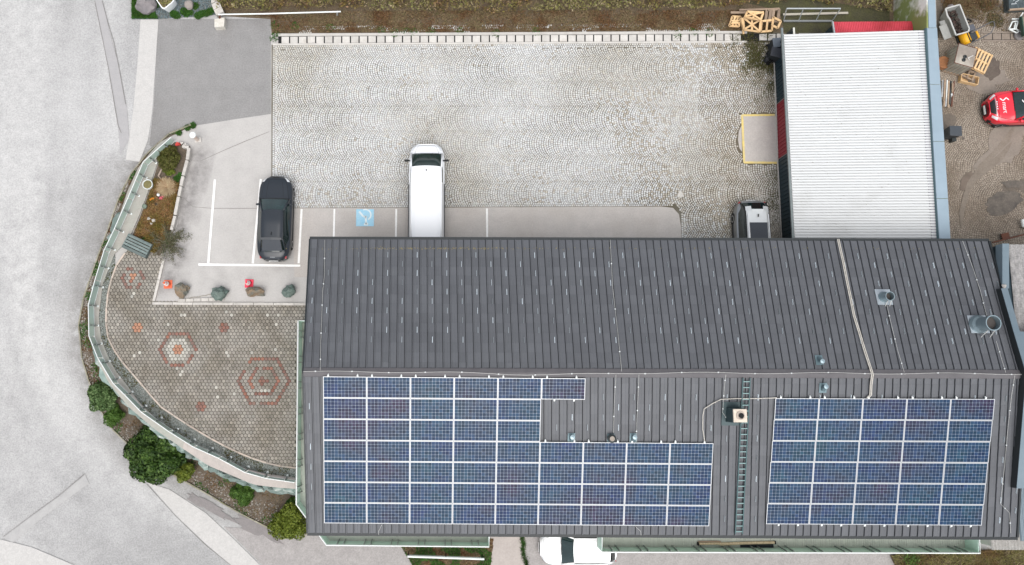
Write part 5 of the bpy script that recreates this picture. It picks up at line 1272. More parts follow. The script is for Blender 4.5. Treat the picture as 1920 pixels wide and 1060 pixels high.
bin_(1783,250, 'dark bin pushed against the east side of the long white wall', mat('slate_lid', (.05,.058,.068), rough=.55), R(88), w_=.52, d_=.62, h=.85)
b = MB(); b.prism([P(x, y).xy for x, y in [(1777,258),(1785,257),(1786,268),(1778,269)]], .0, .35); tag(b.build('step_block', m_dsteel), 'small dark block standing below the bin by the long wall', 'block')

# ---------------------------------------------------------------- pallets and wood
def pallet(label, px, py, z, rz, w_=.8, l=1.2, nb_=5, m=m_wood, tilt=(0,0), group='wooden pallets', frame=False):
    p = P(px, py, z); o = thing('pallet', label, 'pallet', p, rz, group); o.matrix_basis = o.matrix_basis @ Matrix.Rotation(tilt[0], 4, 'X') @ Matrix.Rotation(tilt[1], 4, 'Y'); WM[o.name] = o.matrix_basis.copy()
    bd = MB(); bd.box((0,0,0), (.10, l, .022)); bme = bd.mesh('board', m); cr = MB(); cr.box((0,0,0), (w_, .10, .022)); cme = cr.mesh('crosspiece', m); bk = MB(); bk.box((0,0,0), (.10,.12,.078)); kme = bk.mesh('block', m)
    for i in range(nb_): put('board', bme, o, Matrix.Translation((-w_/2 + .05 + (w_-.1)*i/(nb_-1), 0, .133)), local=True)
    for j in (-1, 0, 1):
        put('crosspiece', cme, o, Matrix.Translation((0, j*(l/2-.05), .110)), local=True); put('crosspiece', cme, o, Matrix.Translation((0, j*(l/2-.05), .011)), local=True)
        for i in (-1, 0, 1): put('block', kme, o, Matrix.Translation((i*(w_/2-.05), j*(l/2-.06), .061)), local=True)
    return o
pallet('new pale pallet lying beside the dirty cube tank', 1835,115, .55, R(-28), 1.05, 1.22, 6)
pallet('brown pallet half hidden between the cube tank and the pale pallet', 1816,134, .15, R(-28), .75, 1.0, 3, m_wood2)
b = thing('wooden_crate', 'small open wooden crate on the dirt below the cube tank', 'crate', P(1812,152), R(-14))
for nm, c_, d in (('board', (0,0,.03), (.95,.42,.03)), ('side', (0,.22,.17), (.98,.03,.26)), ('side', (0,-.22,.17), (.98,.03,.26)), ('end', (.48,0,.17), (.03,.42,.26)), ('end', (-.48,0,.17), (.03,.42,.26))): m = MB(); m.box(c_, d); m.build(nm, m_wood, b, local=True)
WP = 'broken wooden frames heaped behind the drain'
def wframe(label, corners, z, bars=(), m=m_wood, wd=.11, diag=False, zt=.0):
    """open timber frame lying flat or propped: pixel corners in order"""
    q = [P(x, y, z + (zt if i < 2 else 0)) for i, (x, y) in enumerate(corners)]; o = thing('broken_pallet', label, 'broken pallet', (q[0]+q[2])/2, group=WP)
    for a, c_ in zip(q, q[1:] + q[:1]): b = MB(); b.bar(a, c_, wd, .05); b.build('rail', m, o)
    for f in bars: b = MB(); b.bar(lerp(q[0], q[1], f) + Vector((0,0,.03)), lerp(q[3], q[2], f) + Vector((0,0,.03)), wd, .03); b.build('slat', m, o)
    if diag: 
        for a, c_ in ((q[0], q[2]), (q[1], q[3])): b = MB(); b.bar(a + Vector((0,0,.055 if a is q[0] else .085)), c_ + Vector((0,0,.055 if a is q[0] else .085)), wd*.9, .03); b.build('brace', m, o)
    return o
wframe('small slatted wooden frame at the left end of the heap', [(1373,31),(1389,32),(1385,50),(1367,49)], .25, (.33,.66))
wframe('flat pale board frame below the left end of the heap', [(1371,40),(1387,40),(1385,43),(1370,43)], .38, ())
wframe('large wooden frame with crossed braces in the middle of the heap', [(1393,34),(1426,38),(1424,60),(1395,56)], .45, (.5,), diag=True)
wframe('upper crossed wooden frame leaning behind the middle of the heap', [(1401,22),(1431,24),(1426,38),(1397,32)], .75, (.5,), diag=True, zt=.25)
wframe('square wooden frame with one middle slat in front of the heap', [(1428,40),(1449,38),(1447,58),(1426,60)], .35, (.5,))
wframe('grey weathered wooden frame standing at the back of the heap', [(1438,19),(1461,17),(1458,40),(1435,40)], .30, (.3,.55), m_wood2, .15)
wframe('small tilted wooden frame against the workshop corner', [(1450,33),(1464,40),(1458,53),(1448,48)], .40, (), m_wood, .12)
b = MB(); b.bar(P(1370,24,.3), P(1399,24,.3), .12, .08); tag(b.build('timber_plank', m_wood2), 'pale plank sticking out behind the slatted wooden frame', 'plank')
b = MB(); b.bar(P(1394,64,.1), P(1391,34,.6), .10, .06); tag(b.build('timber_plank', m_wood), 'long pale timber leaning across the crossed frame', 'plank')
b = MB(); b.bar(P(1386,19,.3), P(1462,17,.3), .10, .06); tag(b.build('timber_plank', m_wood2), 'long grey plank lying behind the whole wooden heap', 'plank')
# scrap timber and strips against the wall
SC = [((1768,150),(1766,182),m_alu,.07),((1772,148),(1770,200),m_wood2,.08),((1776,150),(1774,190),m_rail,.05),((1779,152),(1778,202),m_wood2,.10),((1783,152),(1780,196),m_dsteel,.08),((1786,156),(1786,186),m_wood2,.09),((1789,152),(1784,200),m_rust,.07),((1774,186),(1773,200),m_alu,.06),((1784,176),(1786,186),m_rail,.09)]
LB = ['short silver strip leaning on the long wall among the scrap timber','long brown lath second from the wall in the scrap timber','thin white strip in the scrap timber against the wall','wide brown board in the middle of the scrap timber','dark metal strip in the middle of the scrap timber','short brown board near the open crate','rusty bar at the outer edge of the scrap timber','short silver offcut at the lower end of the scrap timber','small white offcut lying on the scrap timber']
for (a, c_, m, wd), lb in zip(SC, LB): b = MB(); b.bar(P(*a, random.uniform(.35,.6)), P(*c_, random.uniform(.08,.2)), wd, .04); tag(b.build('scrap_strip', m), lb, 'scrap', 'scrap strips leaning on the wall')
# cube tank in its cage
ct = thing('cube_tank', 'dirty white cube tank in a cage with an old lid on its top', 'tank', P(1785,121), R(-17))
m_tank = mat('dirty_tank', (.46,.44,.38), (.30,.27,.22), 2.5, 6, .6, c3=(.20,.17,.13), s3=1.2); m_lid = mat('dirty_lid', (.27,.235,.20), (.20,.17,.145), 2.2, 7, .8, c3=(.40,.37,.32), s3=1.1, fine=.1)
b = MB(); b.box((0,0,.62), (1.0,1.12,1.0)); b.build('tank_body', m_tank, ct, local=True, bevel=.06); b = MB(); b.box((0,0,.07), (1.05,1.2,.14)); b.build('base_pallet', m_wood2, ct, local=True)
b = MB(); b.box((0,.0,1.16), (1.02,1.14,.06)); b.build('top_lid', m_lid, ct, local=True, bevel=.025)
m_cage = mat('cage_bar', (.36,.35,.33), rough=.5, metal=.4)
for s in (-1, 1):
    for k in range(6): b = MB(); b.tube([(s*.53, -.5+.2*k, .1), (s*.53, -.5+.2*k, 1.1)], .018, 5); b.build('cage_bar', m_cage, ct, local=True); b = MB(); b.tube([(-.45+.18*k, s*.59, .1), (-.45+.18*k, s*.59, 1.1)], .018, 5); b.build('cage_bar', m_cage, ct, local=True)
b = MB(); b.tube([(-.53,-.59,1.19),(.53,-.59,1.19),(.53,.59,1.19),(-.53,.59,1.19),(-.53,-.59,1.19)], .022, 5); b.build('cage_rim', m_rust, ct, local=True)
for c_ in ((-.05,-.10), (-.08,-.30)): b = MB(); b.lathe([(.10,1.19),(.10,1.24),(.05,1.25),(.05,1.21),(0,1.21)], (*c_, 0), 14); b.build('lid_cap', m_dsteel, ct, local=True)
b = MB(); b.bar((.12,-.12,1.21), (.36,.10,1.21), .05, .03); b.bar((.12,-.12,1.215), (.22,-.22,1.215), .05, .03); b.build('loose_strip', m_drain, ct, local=True)
b = MB(); b.lathe([(.14,0),(.34,.02),(.36,.30),(.30,.32),(.14,.30)], P(1764,121,.2), 16); tag(b.build('cable_reel', mat('orange_rust', (.30,.13,.05), (.18,.08,.04), 6, 5, .8)), 'rusty orange round reel wedged between wall and cube tank', 'reel')
# grey skip
sk = thing('tipping_skip', 'grey metal tipping skip full of dark waste beside the long wall', 'skip', P(1773,52), R(16))
m_skip = mat('skip_grey', (.33,.335,.32), (.24,.245,.235), 3, 6, .6, metal=.2); m_skrim = mat('skip_rim', (.50,.50,.48), rough=.5, metal=.3)
x0, x1, y0, y1, h = -.32, .52, -.82, .80, .9
for nm, pts in (('floor', [(-.2,-.6,.1),(.4,-.6,.1),(.4,.6,.1),(-.2,.6,.1)]), ('side', [(x0,y0,h),(x0,y1,h),(-.2,.6,.1),(-.2,-.6,.1)]), ('side', [(x1,y1,h),(x1,y0,h),(.4,-.6,.1),(.4,.6,.1)]), ('side', [(x0,y1,h),(x1,y1,h),(.4,.6,.1),(-.2,.6,.1)]), ('side', [(x1,y0,h),(x0,y0,h),(-.2,-.6,.1),(.4,-.6,.1)])): b = MB(); b.add(pts, [(0,1,2,3)]); oo = b.build(nm, m_skip, sk, local=True); sd = oo.modifiers.new('thick', 'SOLIDIFY'); sd.thickness = .02
b = MB(); ri = [(x0,y0),(x1-.12,y0),(x1,y0+.14),(x1,y1),(x0,y1),(x0-.06,.35),(x0,.15),(x0,y0)]
for a, c_ in zip(ri[:-1], ri[1:]): b.bar((*a, h), (*c_, h), .07, .06)
b.build('rim', m_skrim, sk, local=True)
b = MB(); b.box((x0-.22,-.38,.55), (.38,.84,.05), rot=Matrix.Rotation(R(-20), 3, 'Y')); b.box((x0-.24,.15,.62), (.30,.22,.06)); b.build('loading_flap', m_skip, sk, local=True)
r = np.random.default_rng(4); pts = np.stack([r.uniform(-.2,.42,260), r.uniform(-.7,.7,260), r.uniform(.45,.62,260)], 1); ww = struct(put('waste', np_mesh('waste', *leaves(pts, np.tile([0,0,1.],(260,1)), .10, .8), island_mix('dark_waste', [(.02,.02,.018),(.06,.035,.03),(.10,.085,.07),(.03,.04,.035)], .8)), sk, local=True), 'stuff'); b = MB(); b.box((.1,0,.36), (.62,1.3,.2)); b.build('fill', m_black, sk, local=True)
# yellow walk-behind machine
ym = thing('plate_compactor', 'yellow walk behind machine with a dark engine and a long loop handle', 'machine', P(1803,72), R(18))
m_yel = mat('machine_yellow', (.75,.40,.015), (.62,.31,.012), 4, 4, .4)
b = MB(); b.lathe([(.0,-.30),(.20,-.29),(.27,-.2),(.27,.2),(.20,.29),(0,.30)], (-.12,-.12,.36), 14, M_=Matrix.Rotation(R(90), 3, 'X') @ Matrix.Diagonal((.95,1,1.25))); b.build('hood', m_yel, ym, local=True, smooth=True)
b = MB(); b.box((-.1,-.1,.64), (.06,.80,.02)); b.build('strap', m_trim, ym, local=True)
b = MB(); b.box((.30,.30,.34), (.52,.36,.40)); b.build('engine', mat('engine_grey', (.085,.09,.105), rough=.5), ym, local=True, bevel=.05); b = MB(); b.box((.36,-.18,.30), (.36,.40,.28)); b.build('tool_box', mat('engine_dark', (.035,.04,.045), rough=.5), ym, local=True, bevel=.03); b = MB(); b.box((.62,-.16,.33), (.12,.44,.26)); b.build('bumper', m_yel, ym, local=True, bevel=.05)
b = MB(); b.box((.1,0,.09), (.95,.85,.08)); b.build('base_plate', m_dsteel, ym, local=True, bevel=.02)
b = MB(); b.tube([(.15,-.5,.35),(.5,-.48,.55),(.95,-.42,.9),(1.22,-.12,1.0),(1.28,.14,1.0),(1.15,.16,.95),(.6,.10,.6),(.25,.05,.45)], .03, 6); b.build('handle', mat('handle_grey', (.11,.11,.115), rough=.5, metal=.3), ym, local=True)
b = MB(); q = [P(x, y, .08) for x, y in [(1791,42),(1800,44),(1808,38),(1816,36),(1822,40),(1815,43)]]; b.tube(q, .04, 6); tag(b.build('black_hose', m_trim), 'crumpled black hose on the dirt above the yellow machine', 'hose')
rock_o = rock('rubble_stone', P(1783,14,.1), (.30,.2,.14), m_boulderk, None, seed=44, sub=2); tag(rock_o, 'grey stone lying in the scrub at the top right beside the wall', 'stone')
# white chair frames, flatbed and glass crate at the right edge
b = thing('white_trestle', 'white folded metal trestle lying at the right edge of the yard', 'trestle', P(1903,46))
q = [P(x, y, .35) for x, y in [(1891.5,55),(1898,41),(1909,40),(1904,55)]]
for a, c_ in zip(q, q[1:] + q[:1]): m = MB(); m.bar(a, c_, .06, .05); m.build('rail', m_rail, b)
for a, c_ in (((1892,55),(1906,62)),((1906,62),(1913,57)),((1903,54),(1915,60)),((1897,36),(1910,36)),((1913,32),(1918,24)),((1904,43),(1901,55))): m = MB(); m.bar(P(*a, .3), P(*c_, .3), .06, .05); m.build('rail', m_rail, b)
b = thing('flatbed_cart', 'green sided flatbed cart with a grey wheel cut by the right frame edge', 'cart', P(1930,48)); m = MB(); m.prism([P(x, y, .6).xy for x, y in [(1914,32),(1990,26),(1990,64),(1919,68)]], .5, .6); m.build('bed', mat('cart_bed', (.20,.19,.14), (.15,.14,.10), 4, 5, .8), b); m = MB(); m.bar(P(1913.5,32,.62), P(1918.5,68,.62), .06, .2); m.build('side_rail', mat('cart_green', (.02,.05,.035), rough=.5), b); m = MB(); m.lathe([(0,0),(.24,.0),(.27,.06),(.24,.12),(0,.12)], P(1909,68,.1), 16); m.build('wheel', mat('cart_wheel', (.17,.16,.16), rough=.8), b)
b = thing('glass_crate', 'wooden crate with dark glass sheets at the top right corner', 'crate', P(1915,6)); m = MB(); m.prism([P(x, y, .5).xy for x, y in [(1890,-20),(1990,-24),(1990,12),(1892,18)]], .02, .5); m.build('sheets', mat('dark_sheets', (.02,.03,.035), (.10,.12,.125), 9, 3, .25, stretch=(1,.2,1)), b); m = MB(); m.bar(P(1892,19,.45), P(1990,12,.45), .09, .12); m.bar(P(1894,16.5,.35), P(1990,10,.35), .09, .10); m.build('edge_board', m_wood2, b)
for k, (a, c_) in enumerate([((1900,2),(1908,-6)),((1903,5),(1910,1)),((1896,8),(1906,7))]): m = MB(); m.bar(P(*a,.53), P(*c_,.53), .04, .02); m.build('strap', m_galv, b)
b = thing('rusty_bar', 'long rusty steel bar with a plate lying above the corner of the roof', 'steel bar', P(1890,443)); m = MB(); m.bar(P(1861,455,.3), P(1960,430,.3), .07, .07); m.build('bar', m_rust, b); m = MB(); m.box(P(1885,443,.3), (.42,.34,.06), rz=.2); m.build('plate', m_rust, b)
b = MB(); b.tube([P(1917,412,.3), P(1919,424,.3), P(1930,428,.3)], .09, 8); tag(b.build('white_pipe', m_rail), 'short white pipe end at the right edge of the yard', 'pipe')

# ---------------------------------------------------------------- top edge: hedge, bank, rail, planter bed
HX = [(401,-60),(404,16),(412,30),(507,36),(509,63),(1390,58),(1460,60),(1470,62),(1700,64),(1700,-60)]
patch('bank', HX, m_soil, .012)
patch('painted_shade_ground', [(1392,4),(1500,-4),(1668,20),(1668,63),(1471,62),(1462,20)], mat('painted_shade_soil', (.05,.045,.032), (.075,.075,.03), 1.2, 7, .95, fine=.3), .016)  # shade by the hedge painted in as a darker, slightly mossy soil colour
HP = [P(x, y) for x, y in [(410,-120),(412,24),(640,22),(900,28),(1380,18),(1500,4),(1665,28),(1690,-120)]]
X, Y = scatter(HP, 46000); hz = np.array([.35 + .55*max(0, min(1, .5 + 1.5*_mn.noise(Vector((x*1.3, y*1.3, 2))) + .6*_mn.noise(Vector((x*3.5, y*3.5, 5))))) for x, y in zip(X, Y)]); Z = hz*rng.uniform(.35, 1, len(X))**.6
pts = np.stack([X, Y, Z], 1); dens = np.array([_mn.noise(Vector((x*1.7, y*1.7, 9))) > -.32 for x, y in zip(X, Y)]); pts = pts[dens]
V1 = leaves(pts, np.tile([0,0,1.], (len(pts), 1)), .072, 1.0); kk = rng.random(len(X)) < .4; V2 = blades(np.stack([X, Y, Z*.7], 1)[kk], .42, .011, 1.0)
hedge = put('hedge', np_mesh('hedge', *merge([V1, V2]), m_hedge)); hedge['kind'] = 'stuff'; tag(hedge, 'long brown and olive hedge along the top edge behind the drain channel', 'hedge')
WPY = [P(x, y) for x, y in [(420,26),(508,32),(512,62),(1395,57),(1450,60),(1455,24),(1380,20),(640,22)]]
X, Y = scatter(WPY, 30000); kk = np.array([_mn.noise(Vector((x*.9, y*1.4, 4))) > -.12 or rng.random() < .35 for x, y in zip(X, Y)]); pts = np.stack([X, Y, np.full(len(X), .02)], 1)[kk]
struct(put('bank_weeds', np_mesh('bank_weeds', *merge([blades(pts, .12, .014, .9), leaves(pts + [0,0,.05], np.tile([0,0,1.], (len(pts),1)), .04)]), m_dry)), 'stuff')
def tufts(name, spots, n, m, h=.13, rad=.28, z=.03):
    out = []
    for (px, py) in spots:
        p = P(px, py, z); a = rng.uniform(0, 6.28, n); q = rad*np.sqrt(rng.random(n)); pts = np.stack([p.x + q*np.cos(a), p.y + q*np.sin(a), np.full(n, z)], 1); out += [blades(pts, h, .012, .6), leaves(pts + [0,0,h*.4], np.tile([0,0,1.], (n,1)), .035)]
    return struct(put(name, np_mesh(name, *merge(out), m)), 'stuff')
tufts('green_weeds', [(516,48),(553,50),(620,52),(715,56),(740,62),(760,59),(775,61),(808,60),(863,60),(930,64),(1005,60),(1270,66),(1300,60),(1330,62),(518,66),(514,72)], 60, m_grass, .12, .26)
tufts('green_weeds', [(1400,60),(1405,95),(1412,105),(1425,90),(1418,115),(1430,120),(1408,80),(1440,128),(1436,60),(1380,70),(1850,14),(1868,40),(1862,38),(1845,6)], 200, m_moss, .09, .42)
tufts('cobble_moss', [(1412+rng.normal(0,16), 105+rng.normal(0,26)) for _ in range(36)] + [(1448+rng.normal(0,5), 150+rng.uniform(-50,40)) for _ in range(20)] + [(1450+rng.normal(0,6), 320+rng.uniform(0,110)) for _ in range(14)], 46, m_moss, .035, .30, .03)
tufts('yard_scrub', [(1775+rng.uniform(0,60), -4+rng.uniform(0,34)) for _ in range(50)] + [(1850+rng.uniform(-20,30), 8+rng.uniform(-10,40)) for _ in range(16)], 60, m_dry, .16, .40, .02)
o = thing('barrier_rail', 'long white pole barrier on a concrete foot in front of the hedge', 'barrier', P(411,40)); q = [P(409,27.5,.75), P(500,26,.75), P(639,22,.75)]
b = MB(); b.tube(q, .042, 8); b.build('pole', m_rail, o); b = MB(); f = P(411.5,41,.2); b.prism([P(x, y, .4).xy for x, y in [(402,36),(421,33),(420,50),(402,51)]], 0, .40); b.build('foot', mat('barrier_foot', (.62,.60,.55), (.45,.42,.36), 5, 6, .9), o); b = MB(); b.bar(f + Vector((0,.12,.0)), q[0] + Vector((.08,0,-.05)), .10, .10); b.build('upright', m_rust, o); b = MB(); b.bar(P(632.5,29.5,.02), P(632,22,.74), .08, .06); b.build('end_stand', m_wire, o)
o = thing('railing_fence', 'grey metal railing standing on the bank behind the workshop', 'railing', P(1530,30)); z1 = .95
t0, t1, l0, l1 = P(1475,16.5,z1), P(1576,16.5,z1), P(1469,40,.1), P(1560,40,.1); b = MB(); b.bar(t0, t1, .06, .06); b.build('top_rail', m_galv, o); b = MB(); b.bar(l0, l1, .10, .10); b.build('bottom_rail', mat('rail_grey', (.24,.25,.25), rough=.5, metal=.4), o)
for f in (0, .31, .66, 1): b = MB(); b.bar(lerp(t0, t1, f), lerp(l0, l1, f), .04, .04); b.build('post', m_galv, o)
b = MB(); b.bar(P(1468,27.5,.15), P(1590,24.5,.15), .12, .05); tag(b.build('timber_plank', mat('pale_plank', (.42,.39,.33), rough=.8)), 'pale plank lying on the bank under the metal railing', 'plank')
# stone edging wall left of the hedge
o = thing('edging_wall', 'low stone block wall between the gravel bed and the hedge', 'wall', P(408,14)); q = [P(400,-40,.35), P(400,6,.35), P(409,27,.35)]
for a, c_ in zip(q[:-1], q[1:]):
    n = max(1, int((c_-a).length/.3))
    for k in range(n):
        for r_ in range(3): b = MB(); b.bar(lerp(a, c_, (k+.04)/n) + Vector((.12*r_,0,-.175 + .10*r_)), lerp(a, c_, (k+.96)/n) + Vector((.12*r_,0,-.175 + .10*r_)), .26, .30); b.build('block', mat_blk if 'mat_blk' in globals() else m_kerb, o)
# planter bed at the top left
GB = [(247,-60),(247,36.5),(300,36),(345,33),(405,28),(400,8),(399,-60)]
patch('gravel_bed', GB, m_gravelbase, .02); gb_ = [P(x, y) for x, y in GB]; X, Y = scatter(gb_, 7000); stones(np.stack([X, Y, np.full(len(X), .035)], 1), .034, m_gravb, 'bed_gravel', seed=3)
gsp = [P(x, y) for x, y in [(248,-20),(248,36),(297,36),(290,20),(300,14),(296,0),(256,-20)]]; X, Y = scatter(gsp, 5200); pts = np.stack([X, Y, np.full(len(X), .03)], 1)
struct(put('bed_grass', np_mesh('bed_grass', *merge([blades(pts, .13, .012, .6), leaves(pts + [0,0,.05], np.tile([0,0,1.], (len(pts),1)), .035)]), m_grass)), 'stuff')
tufts('bed_grass', [(326,27),(332,30),(345,22),(350,26),(356,24),(366,12),(372,30),(378,27),(388,25),(395,22)], 260, m_grass, .12, .22)
p = P(272,8,.4); o = rock('boulder', (0,0,0), (.60,.58,.5), m_boulderk, None, seed=61, sub=4, rough=.14, facets=4); o.location = (p.x, p.y, .3); tag(o, 'large rounded grey boulder in the grass at the top left corner bed', 'boulder')
p = P(355,9,.2); o = rock('boulder', (0,0,0), (.30,.28,.25), mat('tan_boulder', (.24,.21,.19), (.30,.27,.25), 3, 6, .9), None, seed=66, sub=3, rough=.12, facets=3); o.location = (p.x, p.y, .15); tag(o, 'small round tan boulder on the gravel right of the white planter', 'boulder')
o = thing('white_planter', 'large white square tapered planter bowl with brown plants, cut by the top', 'planter', P(312,8)); zt = .75
tp4 = [P(x, y, zt) for x, y in [(288.5,-6),(306,19.5),(329,0),(312,-24)]]; bt4 = [P(x, y, .0) for x, y in [(303,8),(318,26),(334,8),(320,-10)]]
def rnd(q, n=4, r=.22):
    out = []
    for i, p in enumerate(q):
        a, c_ = q[i-1], q[(i+1) % len(q)]; p0, p1 = lerp(p, a, r), lerp(p, c_, r)
        out += [p0*(1-t)**2 + p*2*t*(1-t) + p1*t*t for t in np.linspace(0, 1, n)]
    return out
T, B_ = rnd(tp4), rnd(bt4); cT = sum(T, Vector())/len(T); I = [cT + (p-cT)*.88 for p in T]; I2 = [p + Vector((0,0,-.12)) for p in I]
b = MB(); b.grid([r + r[:1] for r in (B_, T, I, I2)]); b.build('bowl', mat('white_glaze', (.80,.82,.83), rough=.35), o, smooth=False); b = MB(); b.sheet(I2[::-1]); b.build('soil', m_bedsoil, o)
X, Y = scatter(I2, 900); pts = np.stack([X, Y, np.full(len(X), zt-.08) + rng.uniform(0,.1,900)], 1); pl_ = put('plants', np_mesh('plants', *leaves(pts, np.tile([0,0,1.], (900,1)), .045), m_hedge), o); pl_['kind'] = 'stuff'

# ---------------------------------------------------------------- planter on the terrace tip
BED = [(318,266),(302,292),(293,318),(278,365),(262,408),(247,444),(238,462),(262,478),(300,482),(322,430),(338,372),(350,312),(357,275),(345,268)]
patch('planter_bed', BED, m_bedsoil, .014); bp_ = [P(x, y) for x, y in [(290,335),(276,385),(258,430),(250,452),(290,476),(318,440),(330,392),(338,345)]]
X, Y = scatter(bp_, 9000); kk = np.array([_mn.noise(Vector((x*1.3, y*1.3, 6))) > -.33 for x, y in zip(X, Y)]); pts = np.stack([X, Y, np.full(len(X), .03)], 1)[kk]
struct(put('heather', np_mesh('heather', *merge([blades(pts, .20, .010, .9), leaves(pts + [0,0,.10], np.tile([0,0,1.], (len(pts),1)), .035, .8)]), m_heath)), 'stuff')
def bush(label, px, py, r, h, m, n, leaf, seed, group=None, lobes=10, zg=None, jit=.45, cat='bush', name='bush', trunk=True):
    p = P(px, py, h*.5) if zg is None else P(px, py, zg + h*.55); z0 = 0.02 if zg is None else zg; o = thing(name, label, cat, (p.x, p.y, z0), 0, group); rg = np.random.default_rng(seed); L = [(0, 0, h*.45, r*.68)]
    for k in range(lobes): a = 2*math.pi*k/lobes + rg.normal(0,.25); q = r*rg.uniform(.42,.72); L.append((q*math.cos(a), q*math.sin(a), h*rg.uniform(.30,.72), r*rg.uniform(.26,.42)))
    for k in range(max(3, lobes//2)): a = rg.uniform(0, 6.28); q = r*rg.uniform(.0,.4); L.append((q*math.cos(a), q*math.sin(a), h*rg.uniform(.65,.9), r*rg.uniform(.2,.32)))
    w_ = np.array([l[3]**2 for l in L]); idx = rg.choice(len(L), n, p=w_/w_.sum()); d = rg.normal(0, 1, (n, 3)); d /= np.linalg.norm(d, axis=1)[:, None]; d[:, 2] = np.abs(d[:, 2])*1.0 - .25*(rg.random(n) < .4)
    Lr = np.array(L)[idx]; sc_ = np.array([1, 1, min(1.0, h/(1.6*r))]); pts = Lr[:, :3] + d*(Lr[:, 3]*rg.uniform(.78, 1.08, n))[:, None]*sc_; pts[:, 2] = np.maximum(pts[:, 2], .02)
    V, Fq = leaves(pts, d, leaf, jit); c_ = put('crown', np_mesh('crown', V, Fq, m), o, local=True)
    if trunk:
        b = MB(); b.tube([(0,0,-.1),(.03,.02,h*.35),(0,0,h*.6)], [.05*r+.03,.04*r+.02,.02], 6)
        for k in range(4): a = 1.57*k + .4; b.tube([(.01,.01,h*.2),(r*.35*math.cos(a),r*.35*math.sin(a),h*.5)], [.02,.01], 5)
        b.build('stem', m_rust if False else m_wood2, o, local=True)
    return o
bush('low moss green cushion shrub at the top of the triangular planter', 318,296, .78,.5, island_mix('moss_green_leaves', [(.045,.055,.008),(.075,.085,.014),(.11,.105,.028),(.06,.05,.02)], .7), 5200, .05, 2, lobes=8, jit=.7)
bush('smaller moss green shrub below the cushion shrub in the planter', 318,322, .34,.3, m_lf_yel, 1200, .04, 5, lobes=6)
# pale ornamental grass clump, sprawling sparse shrub
p = P(313,352,.1); n = 900; a = rng.uniform(0, 6.28, n); l = rng.uniform(.2,.62,n); V = np.zeros((n,4,3)); c_, s_ = np.cos(a), np.sin(a)
V[:,0] = np.stack([p.x - s_*.006, p.y + c_*.006, np.full(n,.12)], 1); V[:,1] = np.stack([p.x + s_*.006, p.y - c_*.006, np.full(n,.12)], 1); V[:,2] = np.stack([p.x + c_*l + s_*.005, p.y + s_*l - c_*.005, .10 + .2*rng.random(n)], 1); V[:,3] = np.stack([p.x + c_*l - s_*.005, p.y + s_*l + c_*.005, V[:,2,2]], 1)
tag(put('grass_clump', np_mesh('grass_clump', V.reshape(-1,3), np.arange(4*n).reshape(n,4), island_mix('straw', [(.42,.32,.19),(.30,.19,.11),(.50,.42,.26)], .8))), 'pale straw coloured star shaped grass clump beside the planter kerb', 'grass clump')
o = thing('sprawling_shrub', 'sparse grey green shrub sprawling over the lower end of the planter', 'shrub', P(318,452)); pts = []; b = MB()
base_p = P(316,455)
for k in range(46):
    a = rng.uniform(0, 6.28); L0 = rng.uniform(.5, 1.45); q = [base_p + Vector((0,0,.05))]; 
    for j in range(1, 6): a += rng.normal(0,.16); q.append(q[-1] + Vector((math.cos(a)*L0/5, math.sin(a)*L0/5*.9, rng.normal(.05,.05))))
    b.tube(q, [.010,.008,.007,.006,.005,.003], 4, cap=False); 
    for j in range(1, 6):
        for _ in range(16): pts.append(lerp(q[j-1], q[j], random.random()) + Vector((rng.normal(0,.07), rng.normal(0,.07), rng.normal(0,.05))))
b.build('twigs', m_twig, o); pts = np.array([tuple(p) for p in pts]); pts[:,2] = np.maximum(pts[:,2], .05); put('foliage', np_mesh('foliage', *leaves(pts, np.tile([0,0,1.], (len(pts),1)), .032), island_mix('grey_green_leaves', [(.06,.075,.03),(.11,.115,.06),(.10,.075,.045),(.05,.07,.035)], .8)), o)
# kerb wall of the planter
o = thing('planter_kerb', 'row of pale grey kerb stones standing along the right side of the planter', 'kerb', P(345,330)); q = [P(341,274,.32), P(354,277,.32), P(351,300,.32), P(343,330,.32), P(335,368,.32), P(328,404,.32), P(321,432,.32)]
along2 = []
for a, c_ in zip(q[:-1], q[1:]):
    n = max(1, int((c_-a).length/.55))
    for k in range(n): b = MB(); b.bar(lerp(a, c_, (k+.03)/n) - Vector((0,0,.16)), lerp(a, c_, (k+.97)/n) - Vector((0,0,.16)), .17 + random.uniform(-.02,.02), .34 + random.uniform(-.03,.03)); b.build('kerb_stone', m_kerb, o, bevel=.015)
for k, (x, y) in enumerate([(341,268),(347,271),(351,274)]): tag(rock('pale_stone', P(x, y, .12), (.12,.10,.10), m_drain, None, seed=70+k, sub=2), ['small pale stone left of three at the tip of the planter kerb','small pale stone in the middle at the tip of the planter kerb','small pale stone nearest the bollard at the planter tip'][k], 'stone', 'pale stones at the planter tip')
# green slatted box at the foot of the planter
o = thing('slatted_planter_box', 'long blue green slatted planter box at the lower end of the planter', 'planter box', P(261,463), R(-25)); m_bx = mat('blue_green_slat', (.10,.135,.13), (.17,.20,.19), 5, 5, .7, orand=.25)
for k in range(5): b = MB(); b.box((0, -.32+.16*k, .34), (1.45, .12, .04)); b.build('slat', m_bx, o, local=True)
for s in (-1, 1): b = MB(); b.box((0, s*.40, .17), (1.45, .04, .34)); b.build('side', m_bx, o, local=True); b = MB(); b.box((s*.70, 0, .17), (.04, .78, .34)); b.build('side', m_bx, o, local=True)
